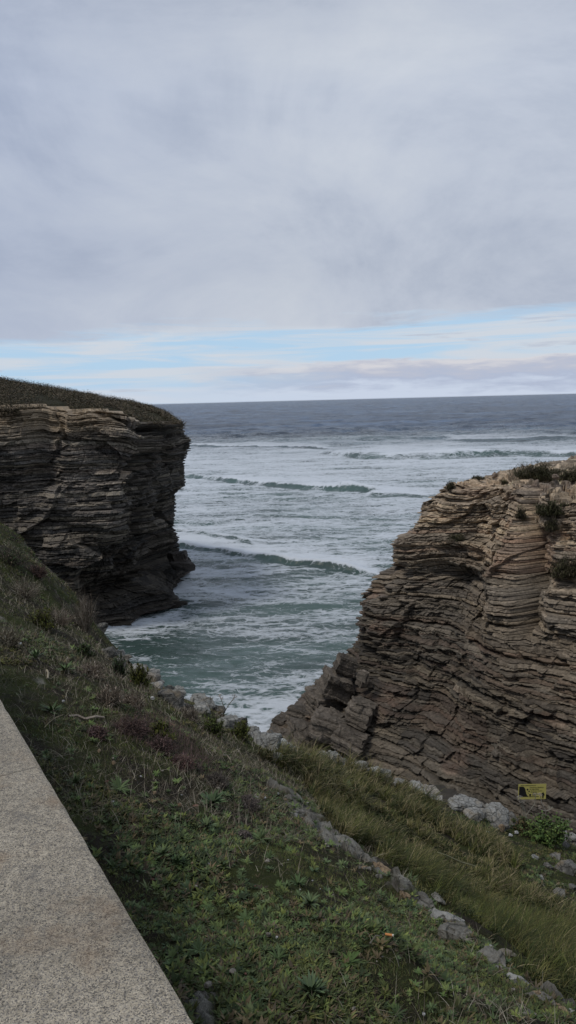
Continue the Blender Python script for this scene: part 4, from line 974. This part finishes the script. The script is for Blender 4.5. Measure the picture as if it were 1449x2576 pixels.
# ------------------------------------------------------------------ shrubs
def shrub(name, loc, rx, ry, rz, nb, nl, leafL, leafW, pal, stempal, label, cat='shrub', seed=1, group=None, up=.5, stemr=.004, leafmat='leaf', stems=True, flat=0.):
    r = np.random.default_rng(seed); o = empty(name, loc); tag(o, label, cat, group)
    dirs = r.normal(size=(nb, 3)); dirs[:, 2] = np.abs(dirs[:, 2]) * (1 - flat) + up * .6; dirs /= np.linalg.norm(dirs, axis=1, keepdims=True)
    ends = dirs * np.array([rx, ry, rz]) * r.uniform(.55, 1.05, (nb, 1))
    base = r.normal(0, .12, (nb, 3)) * np.array([rx, ry, 0])
    mid = base + (ends - base) * .5 + r.normal(0, .08, (nb, 3)) * np.array([rx, ry, rz])
    if stems:
        ac = Acc(); cc = jit(r, nb, stempal, .3)
        ac.tubes(base, mid, stemr, stemr * .75, cc); ac.tubes(mid, ends, stemr * .75, stemr * .35, cc)
        k = 3
        for _ in range(k):
            t = r.uniform(.2, .95, (nb, 1)); st = mid + (ends - mid) * t; e = st + (dirs + r.normal(0, .55, (nb, 3))) * np.array([rx, ry, rz]) * .22
            ac.tubes(st, e, stemr * .5, stemr * .25, cc)
        ac.build('stems', M['dry'], o)
    if nl:
        i = r.integers(0, nb, nl); t = r.uniform(.25, 1.05, (nl, 1)) ** .6
        p = np.where(t < .5, base[i] + (mid[i] - base[i]) * t * 2, mid[i] + (ends[i] - mid[i]) * (t - .5) * 2) + r.normal(0, .07, (nl, 3)) * np.array([rx, ry, rz])
        p[:, 2] = np.abs(p[:, 2])
        sh = .8 + .5 * hsh(i, seed=seed)
        ac = Acc(); ac.blades(p, r.uniform(0, 2 * PI, nl), leafL * r.uniform(.6, 1.2, nl), r.uniform(.1, 1.5, nl), leafW * r.uniform(.7, 1.3, nl), jit(r, nl, pal, .35) * sh[:, None], 2, .5, True)
        ac.build('foliage', M[leafmat], o)
    return o
def sh_at(px, py, wpx, hpx, **k):
    p = hit(px, py); s = p[1] / F
    return shrub(k.pop('name', 'shrub'), tuple(p - np.array([0, 0, .02])), wpx * s / 2, wpx * s / 2, hpx * s, **k)
YG = [(.085, .09, .02), (.06, .07, .02), (.10, .10, .025)]
DG = [(.03, .05, .02), (.04, .065, .028), (.05, .07, .025)]
SD = [(.06, .05, .045), (.09, .075, .065)]
kw = dict(nb=60, nl=1500, leafL=.03, leafW=.007, pal=YG, stempal=SD)
sh_at(350, 1725, 70, 62, seed=1, label='yellow-green spiky shrub at the slope edge beside the pale flat rock', **kw)
sh_at(300, 1690, 50, 66, seed=2, label='dark twiggy shrub on the edge left of the yellow-green one', **dict(kw, pal=DG, nl=900))
sh_at(105, 1570, 90, 60, seed=3, label='yellow-green bush in the upper left among dry twigs', **kw)
sh_at(400, 1860, 80, 50, seed=4, label='yellow-green low shrub right above the purple heather', **kw)
sh_at(535, 1835, 80, 56, seed=5, label='olive spiky shrub on the edge below the pale rounded rock', **dict(kw, pal=[(.07, .085, .02), (.045, .06, .018)]))
sh_at(605, 1858, 76, 54, seed=6, label='olive spiky shrub left of the cream boulder', **dict(kw, pal=[(.07, .08, .02), (.045, .06, .018)]))
sh_at(520, 1800, 36, 30, seed=7, label='small green sprig growing on the pale edge rock', **dict(kw, nl=500, pal=DG))
sh_at(205, 1640, 70, 40, seed=8, label='low dark green shrub under the dry upright stems', **dict(kw, pal=DG))
sh_at(30, 1420, 110, 50, seed=9, label='greenish brown shrub on the high bank at the left edge', **dict(kw, pal=DG + BROWN[:2]))
sh_at(960, 1940, 30, 34, seed=10, label='small tufted shrub on the skyline of the long grass', **dict(kw, nl=500, pal=STRAW + YG, name='shrub'))
sh_at(1022, 1990, 24, 34, seed=11, label='tiny olive shrub beside the broken pale outcrop', **dict(kw, nl=400, pal=YG))
sh_at(1110, 2000, 30, 22, seed=12, label='small dark sprig growing out of the pale outcrop', **dict(kw, nl=250, pal=DG))
sh_at(95, 1452, 60, 42, seed=13, label='reddish brown mound of dry heather on the left bank', **dict(kw, nb=90, nl=1600, pal=[(.13, .08, .065), (.10, .065, .055)], leafL=.02))
for i, (px, py, w, h, lab) in enumerate([(215, 1585, 90, 100, 'bare upright grey-brown stems on the edge of the left slope'), (275, 1770, 90, 60, 'dry brown twiggy shrub above the purple heather'), (330, 1780, 90, 54, 'grey-brown dry shrub left of the dark fractured rock'),
     (60, 1500, 110, 60, 'dry tangled shrub on the left bank'), (150, 1560, 90, 50, 'dry tangled shrub between the yellow-green bush and the upright stems'), (475, 1800, 70, 40, 'dry twigs beside the dark tilted slab'), (20, 1620, 100, 50, 'dry grey twig mound at the left edge above the wall'),
     (230, 1700, 90, 44, 'dry brown shrub in the middle of the upper slope')]):
    sh_at(px, py, w, h, name='dry_shrub', seed=30 + i, nb=150, nl=300, leafL=.03, leafW=.004, pal=BROWN, stempal=BROWN, label=lab, leafmat='dry', stemr=.0028, up=1. if i == 0 else .4)
for i, (px, py, w, h, lab) in enumerate([(330, 1845, 120, 50, 'purple-brown heather at the left end of the heather strip'), (400, 1890, 100, 46, 'purple-brown heather in the middle of the heather strip'), (455, 1930, 90, 40, 'purple-brown heather at the lower end of the heather strip'),
     (240, 1850, 70, 30, 'small reddish heather tuft left of the heather strip'), (540, 1975, 90, 40, 'grey heather continuing right of the purple strip'), (620, 2030, 90, 34, 'grey heather near the top of the rocky rim'), (610, 2110, 60, 26, 'low grey heather tuft below the tall leafy plant')]):
    pal = PURP if i < 4 else [(.10, .085, .08), (.075, .065, .06), (.13, .11, .1)]
    sh_at(px, py, w, h, name='heather', seed=50 + i, nb=220, nl=2200, leafL=.014, leafW=.004, pal=pal, stempal=pal, label=lab, leafmat='dry', stemr=.0022, up=.4)
# green leafy bush under the sign
p = PZ(1375, 2120, 6.55); s = p[1] / F
shrub('shrub', tuple(p), 78 * s, 60 * s, 72 * s, 90, 3600, .04, .02, [(.07, .12, .035), (.05, .09, .03), (.09, .13, .04)], SD, 'round-leaved green bush below the yellow sign', seed=80, stemr=.005)
p = PZ(1310, 2090, 6.5); shrub('shrub', tuple(p), 45 * s, 40 * s, 36 * s, 60, 1300, .035, .012, [(.05, .075, .03), (.07, .085, .035), (.10, .075, .04)], SD, 'brownish green bush left of the round-leaved one under the sign', seed=81)
# dead umbel stems by the sign
def umbel(loc, stems, label, seed):
    r = np.random.default_rng(seed); o = empty('dry_umbel_plant', loc); tag(o, label, 'plant'); a1, a2 = Acc(), Acc(); cst = (.30, .28, .25)
    for pts_ in stems:
        P_ = np.array(pts_, float)
        a1.tubes(P_[:-1], P_[1:], .006, .005, cst)
        tip = P_[-1]; k = 9; a2 = Acc()
        d = r.normal(size=(k, 3)); d[:, 2] = np.abs(d[:, 2]) + .4; d /= np.linalg.norm(d, axis=1, keepdims=True); e = tip + d * .05
        a2.tubes(np.tile(tip, (k, 1)), e, .002, .002, cst)
        for q in e:
            dd = r.normal(size=(5, 3)); dd /= np.linalg.norm(dd, axis=1, keepdims=True); a2.tubes(np.tile(q, (5, 1)), q + dd * .015, .003, .001, cst)
        a2.build('seed_head', M['dry'], o)
    a1.build('stem', M['dry'], o); pass
sb = PZ(1330, 2064, 6.15)
def rel(px, py, base): return PD(px, py, base[1]) - base
B1 = PD(1322, 2072, 10.9)
umbel(tuple(B1), [[rel(1318, 2075, B1), rel(1316, 2040, B1), rel(1308, 2010, B1)], [rel(1324, 2072, B1), rel(1324, 2050, B1), rel(1345, 2022, B1), rel(1347, 2003, B1)], [rel(1322, 2070, B1), rel(1322, 2045, B1), rel(1314, 2020, B1)]], 'dead pale umbel stems left below the yellow sign', 1)
B1 = PD(1373, 2068, 10.9)
umbel(tuple(B1), [[rel(1373, 2068, B1), rel(1373, 2040, B1), rel(1362, 2018, B1), rel(1360, 2004, B1)], [rel(1373, 2040, B1), rel(1355, 2035, B1)], [rel(1374, 2040, B1), rel(1384, 2036, B1)]], 'dead pale umbel stems in front of the middle of the sign', 2)
B1 = PD(1432, 2092, 10.9)
umbel(tuple(B1), [[rel(1432, 2095, B1), rel(1430, 2078, B1), rel(1431, 2068, B1)]], 'short dead umbel stem right of the green bush', 3)
p = hit(560, 1790)
umbel(tuple(p), [[(0, 0, 0), (.02, .0, .12), (-.02, 0, .25)], [(0, 0, 0), (.08, 0, .14), (.16, 0, .24)], [(0, 0, 0), (-.1, .0, .12), (-.16, 0, .22)]], 'thin dead stems rising over the foam at the edge', 4)

# sticks
def stick(name, pxs, rad, col, label, D=None, dz=.015):
    P_ = np.array([hit(a, b_) + np.array([0, 0, dz + .01 * (i % 2)]) for i, (a, b_) in enumerate(pxs)]); b0 = P_[0].copy(); ac = Acc()
    ac.tubes(P_[:-1] - b0, P_[1:] - b0, rad, rad * .8, col); o = ac.build(name, M['dry'], loc=b0); return tag(o, label, 'stick')
stick('stick', [(172, 1808), (195, 1810), (215, 1815), (240, 1812), (262, 1811)], .009, (.26, .23, .19), 'pale bleached stick lying left of the purple heather')
stick('stick', [(112, 1838), (125, 1828), (140, 1812), (160, 1808)], .003, (.2, .18, .12), 'thin straw-coloured stalk left of the bleached stick')
stick('stick', [(118, 1690), (122, 1700), (120, 1712)], .008, (.3, .27, .2), 'short crooked pale twig on the upper slope')
stick('stick', [(1100, 2180), (1120, 2190), (1160, 2208), (1195, 2224)], .006, (.24, .23, .15), 'long pale stalk lying across the grass of the gully', dz=.2)
stick('stick', [(990, 2318), (1005, 2330), (1012, 2345), (1003, 2362)], .004, (.26, .23, .2), 'curved pale twig below the rim')
stick('stick', [(560, 1905), (572, 1908), (580, 1916)], .004, (.24, .21, .18), 'tiny pale twig in the heather near the edge')
stick('stick', [(1336, 2060), (1348, 2066), (1360, 2058), (1366, 2048)], .010, (.45, .42, .36), 'curled pale dead leaf stem in the bush under the sign', dz=.3)
stick('stick', [(930, 2385), (945, 2370), (955, 2365)], .003, (.2, .17, .15), 'thin twig left of the cigarette end')

# cigarette end
p = hit(980, 2370); cg = empty('cigarette_end', tuple(p + np.array([0, 0, .014]))); tag(cg, 'orange cigarette end lying on the bare soil', 'litter')
def cyl(name, a, b_, rad, mat, parent, n_=20):
    a = np.array(a, float); b_ = np.array(b_, float); d = b_ - a; d /= np.linalg.norm(d); q = np.cross(d, [0, 0, 1.]); q /= np.linalg.norm(q); w_ = np.cross(d, q); V = []
    for P_ in (a, b_):
        for k in range(n_):
            t = 2 * PI * k / n_; V.append(P_ + rad * (q * math.cos(t) + w_ * math.sin(t)))
    V += [a, b_]
    f4 = [[k, (k + 1) % n_, n_ + (k + 1) % n_, n_ + k] for k in range(n_)]; f3 = [[2 * n_, (k + 1) % n_, k] for k in range(n_)] + [[2 * n_ + 1, n_ + k, n_ + (k + 1) % n_] for k in range(n_)]
    return mk(name, V, [np.array(f4), np.array(f3)], mat, parent)
cyl('filter', (-.015, .004, .012), (.009, -.003, .012), .0042, mat_plain('filter_paper', (.55, .22, .06)), cg); cyl('paper', (.0092, -.0031, .012), (.014, -.0045, .012), .0040, mat_plain('paper', (.6, .55, .48)), cg)

# ------------------------------------------------------------------ warning sign
SD_ = 11.6
c00 = PD(1303, 2011, SD_); c10 = PD(1373, 2010, SD_); c01 = PD(1304, 1973, SD_)
xa = c10 - c00; Wd = np.linalg.norm(xa); xa /= Wd; ya = c01 - c00; ya -= xa * (ya @ xa); Hd = np.linalg.norm(ya); ya /= Hd; za = np.cross(xa, ya)
sign = empty('warning_sign', tuple(c00)); tag(sign, 'yellow rockfall warning sign with black cliff and person pictogram below the stack', 'sign')
def SP(u_, v_, dz): return xa * u_ + ya * v_ + za * dz
def plate(name, poly, z0_, z1_, mat, parent=sign):
    n_ = len(poly); V = [SP(a * Wd, b_ * Hd, z1_) for a, b_ in poly] + [SP(a * Wd, b_ * Hd, z0_) for a, b_ in poly]
    me = bpy.data.meshes.new(name); fs = [tuple(range(n_)), tuple(range(2 * n_ - 1, n_ - 1, -1))] + [(k, n_ + k, n_ + (k + 1) % n_, (k + 1) % n_) for k in range(n_)]
    me.from_pydata([tuple(v) for v in V], [], fs); me.materials.append(mat); me.update(); o = bpy.data.objects.new(name, me); return link(o, parent)
Ys = mat_plain('sign_yellow', (.56, .50, .15), .6); Ks = mat_plain('sign_black', (.015, .015, .015), .5); Ms = mat_plain('galvanised_steel', (.3, .3, .3), .5, .8)
plate('plate', [(0, 0), (1, 0), (1, 1), (0, 1)], -.003, .0, Ys)
plate('pictogram', [(.03, .17), (.38, .17), (.33, .25), (.29, .38), (.27, .52), (.25, .68), (.21, .80), (.16, .84), (.03, .84)], .0, .002, Ks)
plate('pictogram', [(.4, .155), (.74, .155), (.74, .185), (.4, .185)], .0, .002, Ks)
for cx_, cy_, rr_ in ((.33, .64, .035), (.39, .52, .028), (.36, .40, .015), (.43, .28, .042), (.32, .48, .01)):
    plate('pictogram', [(cx_ + rr_ * math.cos(t) * .9 * (1 + .15 * math.sin(3 * t)), cy_ + rr_ * 1.85 * math.sin(t)) for t in np.linspace(0, 2 * PI, 11)[:-1]], .0, .002, Ks)
per = [(.87, .05), (.885, .05), (.89, .2), (.895, .05), (.915, .05), (.92, .28), (.94, .22), (.95, .24), (.935, .38), (.91, .40), (.905, .42), (.905, .47), (.88, .47), (.88, .42), (.865, .40), (.84, .38), (.835, .24), (.845, .22), (.862, .28)]
plate('pictogram', per, .0, .002, Ks)
def text(txt, u_, v_, size):
    cu = bpy.data.curves.new('lettering', 'FONT'); cu.body = txt; cu.size = size; cu.extrude = .0008
    to = bpy.data.objects.new('tmp', cu); COL.objects.link(to); bpy.context.view_layer.update()
    me = bpy.data.meshes.new_from_object(to.evaluated_get(bpy.context.evaluated_depsgraph_get())); bpy.data.objects.remove(to)
    co = np.empty(len(me.vertices) * 3); me.vertices.foreach_get('co', co); co = co.reshape(-1, 3)
    V = np.array([SP(u_ * Wd + a, v_ * Hd + b_, .001 + c_) for a, b_, c_ in co]); me.vertices.foreach_set('co', V.ravel()); me.materials.clear(); me.materials.append(Ks); me.update()
    o = bpy.data.objects.new('lettering', me); link(o, sign)
text('PERIGO  DESPRENDEMENTOS', .08, .89, .019); text('Manterse a distancia', .40, .75, .028); text('de seguridade', .40, .64, .028)
text('Mantenerse a distancia', .45, .53, .020); text('de seguridad', .45, .44, .020); text('Keep a safe', .5, .33, .018); text('distance', .5, .25, .018)
zb = terr(np.array([c00[0] + .2]), np.array([c00[1]]))[0]
for q in (.5,):
    a = SP(q * Wd, Hd * .9, -.02); b_ = a.copy(); b_[2] = min(zb - c00[2], -.3) - .3
    cyl('post', b_, a, .012, Ms, sign)

# ------------------------------------------------------------------ vegetation on the far cliffs
def far_veg(name, I, N, cond, size, pal, label, seed):
    r = np.random.default_rng(seed); X_, Y_, Z_ = I['X'], I['Y'], I['Z']
    rows, cols = np.nonzero(cond(I)); 
    k = r.integers(0, len(rows), N); i, j = rows[k], cols[k]
    P_ = np.stack([X_[i, j], Y_[i, j], Z_[i, j]], -1) + r.normal(0, .18, (N, 3))
    hump = np.clip(.35 + .9 * fbm(P_[:, 0] * .9, P_[:, 1] * .9, seed=seed, o=3), 0, 1.4)
    P_[:, 2] += r.random(N) * hump * .38
    ac = Acc(); c = jit(r, N, pal, .4) * (.7 + .6 * hsh(P_[:, 0] * 1.2, P_[:, 1] * 1.2, seed=seed))[:, None]
    ac.blades(P_, r.uniform(0, 6.28, N), size * r.uniform(.5, 1.3, N), r.uniform(.7, 1.7, N), size * .6, c, 2, .6, True)
    return tag(ac.build(name, M['leaf']), label, 'scrub', kind='stuff')
HP = [(.055, .052, .028), (.09, .075, .048), (.13, .105, .07), (.04, .04, .022), (.10, .08, .055)]
def cL(I):
    nzr = I['X'].shape[0] - 60; k = np.arange(I['X'].shape[0])[:, None]; t = (k - nzr) / 60
    return (t > -.10 + .85 * fbm(I['arc'] / 4, t * 2, seed=4) + .12 * (I['S'] < 2.6)) & (I['S'] > 1.2) & (I['S'] < 7)
far_veg('scrub', IL, 210000, cL, .11, HP, 'dark heath scrub over the top of the left headland', 5)
# shrubs on the stack
KW = dict(nb=90, nl=3200, leafL=.20, leafW=.02, pal=[(.065, .066, .03), (.05, .052, .026), (.10, .088, .05), (.08, .066, .045)], stempal=SD, stemr=.007, flat=.4)
def onstack(px, py):
    """nearest stack vertex to that sight line"""
    P_ = np.stack([IR['X'], IR['Y'], IR['Z']], -1).reshape(-1, 3); a, b_, w_ = proj(P_); d = (a - px) ** 2 + (b_ - py) ** 2
    near = d < 12 ** 2
    if not near.any(): return P_[np.argmin(d)]
    q = np.where(near, w_, 1e9); return P_[np.argmin(q)]
for i, (px, py, w, h, n_, lab) in enumerate([(1350, 1194, 150, 46, 9000, 'dome of dark grass and scrub on top of the stack'), (1440, 1196, 80, 34, 3500, 'low scrub on top of the stack at the right edge'), (1380, 1285, 100, 40, 4200, 'dark bush clinging under the top ledge of the stack'),
      (1385, 1330, 44, 44, 900, 'lower dark tuft hanging beneath the clinging bush'), (1432, 1440, 100, 56, 5200, 'dark bush in a hollow of the stack at the right edge'), (1135, 1218, 30, 26, 500, 'tiny dark tuft on the left shoulder of the stack'),
      (1210, 1196, 40, 10, 400, 'flat dark tuft on the left part of the stack top'), (1150, 1345, 56, 18, 700, 'thin dark growth on a ledge in the upper left of the stack'), (1320, 1300, 34, 40, 600, 'faint dark growth left of the clinging bush'), (1270, 1205, 20, 16, 300, 'small tuft in the rubble of the stack top')]):
    q = onstack(px, py); s = q[1] / F
    shrub('cliff_shrub', (q[0], q[1] + .1, q[2] - .1), w * s / 2, w * s / 2.6, h * s, label=lab, seed=300 + i, up=.3, **dict(KW, nl=n_))
for i, (px, w_) in enumerate([(1240, 10), (1400, 6)]):
    q = onstack(px, 1192)
    V, f = rock_data(1700 + i, .25, .25, .22, .08, 5); o = mk('stack_stone', V, [f], M['cliff_near'], col=np.array([.22, .17, .13]), loc=(q[0], q[1], q[2] + .1))
    tag(o, ['single stone perched on the left part of the stack top', 'loose stone in the rubble right of the grass dome'][i], 'stone')

# ------------------------------------------------------------------ light, sky
world = bpy.data.worlds.new('World'); sc.world = world; world.use_nodes = True; nt = world.node_tree; g = G(nt); bg = nt.nodes['Background']
SUN_EL, SUN_AZ = math.radians(58), math.radians(236)       # azimuth from +Y clockwise: behind the viewer, to the left
sky = g.n.new('ShaderNodeTexSky'); sky.sky_type = 'NISHITA'; sky.sun_disc = False; sky.sun_elevation = SUN_EL; sky.sun_rotation = SUN_AZ; sky.air_density = 1.; sky.dust_density = .6; sky.ozone_density = 1.5
tc = g.n.new('ShaderNodeTexCoord').outputs['Generated']; s_ = g.sep(tc)
el = g.math('ARCSINE', s_[2]); azn = g.math('ARCTAN2', s_[0], s_[1])
zz = g.math('ADD', g.math('MAXIMUM', s_[2], 0.), .10)
pl = g.comb(g.math('DIVIDE', s_[0], zz), g.math('DIVIDE', s_[1], zz), 0.)
# overcast deck seen in perspective
n1 = g.noise(g.mapping(tc, (1., 1., 2.8), (.12, .3, 0)), 1.5, 8, .55, .6); n2 = g.noise(g.mapping(tc, (1.2, 1.2, 2.0), (.3, .2, 0)), 2.6, 9, .63, .4)
dk = g.math('ADD', g.math('MULTIPLY', n1, .5), g.math('MULTIPLY', n2, .5))
deck = g.ramp(dk, [(.36, (.33, .385, .50)), (.46, (.43, .485, .595)), (.54, (.52, .572, .672)), (.66, (.61, .655, .73))])
# lower overcast is paler, the top darker
eg = g.ramp(g.math('DIVIDE', el, 1.2), [(0., .98), (.13, .94), (.3, 1.0), (.5, .84), (.8, .78)])
deck = g.mix(1., deck, eg, 'MULTIPLY')
deck = g.mix(1., deck, g.ramp(g.math('ADD', g.math('MULTIPLY', azn, 1.), .5), [(.1, (.84, .87, .94)), (.5, (1., 1., 1.)), (.9, (1.02, 1.02, 1.02))]), 'MULTIPLY')
# gap near the horizon
st1 = g.noise(g.comb(g.math('MULTIPLY', azn, 2.6), g.math('MULTIPLY', el, 26.), 3.), 1.3, 7, .58, .5)
dm = g.math('ADD', g.math('MULTIPLY', g.math('SUBTRACT', el, .082), 30.), g.math('MULTIPLY', g.math('SUBTRACT', st1, .5), 3.2))
dm = g.math('SUBTRACT', dm, g.math('MULTIPLY', azn, 1.0))
deckm = g.ramp(dm, [(0., 0.), (.55, 1.)])
# thin white streaks inside the gap
st2 = g.noise(g.comb(g.math('MULTIPLY', azn, 3.), g.math('MULTIPLY', el, 45.), 8.), 1.5, 7, .6, .6)
strk = g.ramp(st2, [(.42, 0.), (.60, .9)])
# low bank on the right
bk = g.noise(g.comb(g.math('MULTIPLY', azn, 9.), g.math('MULTIPLY', el, 50.), 1.), 1.6, 7, .6, .2)
be = g.math('ADD', el, g.math('MULTIPLY', g.math('SUBTRACT', bk, .5), .022))
right = g.ramp(g.math('ADD', g.math('MULTIPLY', azn, 1.), .5), [(.36, .0), (.46, .55), (.6, 1.)])
topb = g.ramp(g.math('MULTIPLY', be, 10.), [(.46, 1.), (.50, 0.)])
bank = g.math('MULTIPLY', topb, right)
low = g.ramp(g.math('MULTIPLY', be, 10.), [(.12, .75), (.26, .0)])
bankc = g.ramp(g.math('ADD', g.math('MULTIPLY', be, 10.), g.math('MULTIPLY', g.math('SUBTRACT', bk, .5), .5)), [(.05, (.58, .65, .78)), (.22, (.44, .50, .64)), (.36, (.50, .53, .63)), (.5, (.66, .66, .70))])
skyb = g.mix(1., sky.outputs[0], (1., 1., 1.), 'MULTIPLY')
def sc10(c): return tuple(x * 10 for x in c)
base = g.mix(g.ramp(g.math('MULTIPLY', el, 10.), [(0., .85), (.8, .75)]), sky.outputs[0], (4.4, 6.5, 8.9))
mul = g.n.new('ShaderNodeVectorMath'); mul.operation = 'SCALE'; mul.inputs['Scale'].default_value = 10.; g.l.new(deck, mul.inputs[0])
mulb = g.n.new('ShaderNodeVectorMath'); mulb.operation = 'SCALE'; mulb.inputs['Scale'].default_value = 10.; g.l.new(bankc, mulb.inputs[0])
c = g.mix(strk, base, (6.3, 6.7, 7.3))
c = g.mix(low, c, (6.0, 6.6, 7.6))
st3 = g.noise(g.comb(g.math('MULTIPLY', azn, 5.), g.math('MULTIPLY', el, 60.), 21.), 1.2, 6, .55, .3)
c = g.mix(g.ramp(st3, [(.62, 0.), (.68, .75)]), c, (4.9, 5.4, 6.4))
c = g.mix(bank, c, mulb.outputs[0])
c = g.mix(deckm, c, mul.outputs[0])
below = g.ramp(g.math('ADD', g.math('MULTIPLY', s_[2], 50.), .5), [(.3, 0.), (.5, 1.)])
c = g.mix(below, (1.2, 1.4, 1.6), c)
g.l.new(c, bg.inputs['Color']); bg.inputs['Strength'].default_value = .1
sun = bpy.data.lights.new('sun', 'SUN'); sun.energy = 1.5; sun.angle = math.radians(14); sun.color = (1., .95, .88)
so = bpy.data.objects.new('sun', sun); link(so)
from mathutils import Vector, Matrix
sd = Vector((math.sin(SUN_AZ) * math.cos(SUN_EL), math.cos(SUN_AZ) * math.cos(SUN_EL), math.sin(SUN_EL)))
so.rotation_euler = sd.to_track_quat('Z', 'Y').to_euler()

# ------------------------------------------------------------------ camera
cam = bpy.data.cameras.new('camera'); co = bpy.data.objects.new('camera', cam); link(co)
cam.sensor_fit = 'VERTICAL'; cam.sensor_height = 36.; cam.lens = 36 * F / 2576; cam.clip_start = .05; cam.clip_end = 40000
Mx = Matrix(((rt[0], up[0], -fw[0], 0), (rt[1], up[1], -fw[1], 0), (rt[2], up[2], -fw[2], CAMZ), (0, 0, 0, 1)))
co.matrix_world = Mx; sc.camera = co
sc.view_settings.view_transform = 'Standard'; sc.view_settings.look = 'None'; sc.view_settings.exposure = 0.; sc.view_settings.gamma = 1.
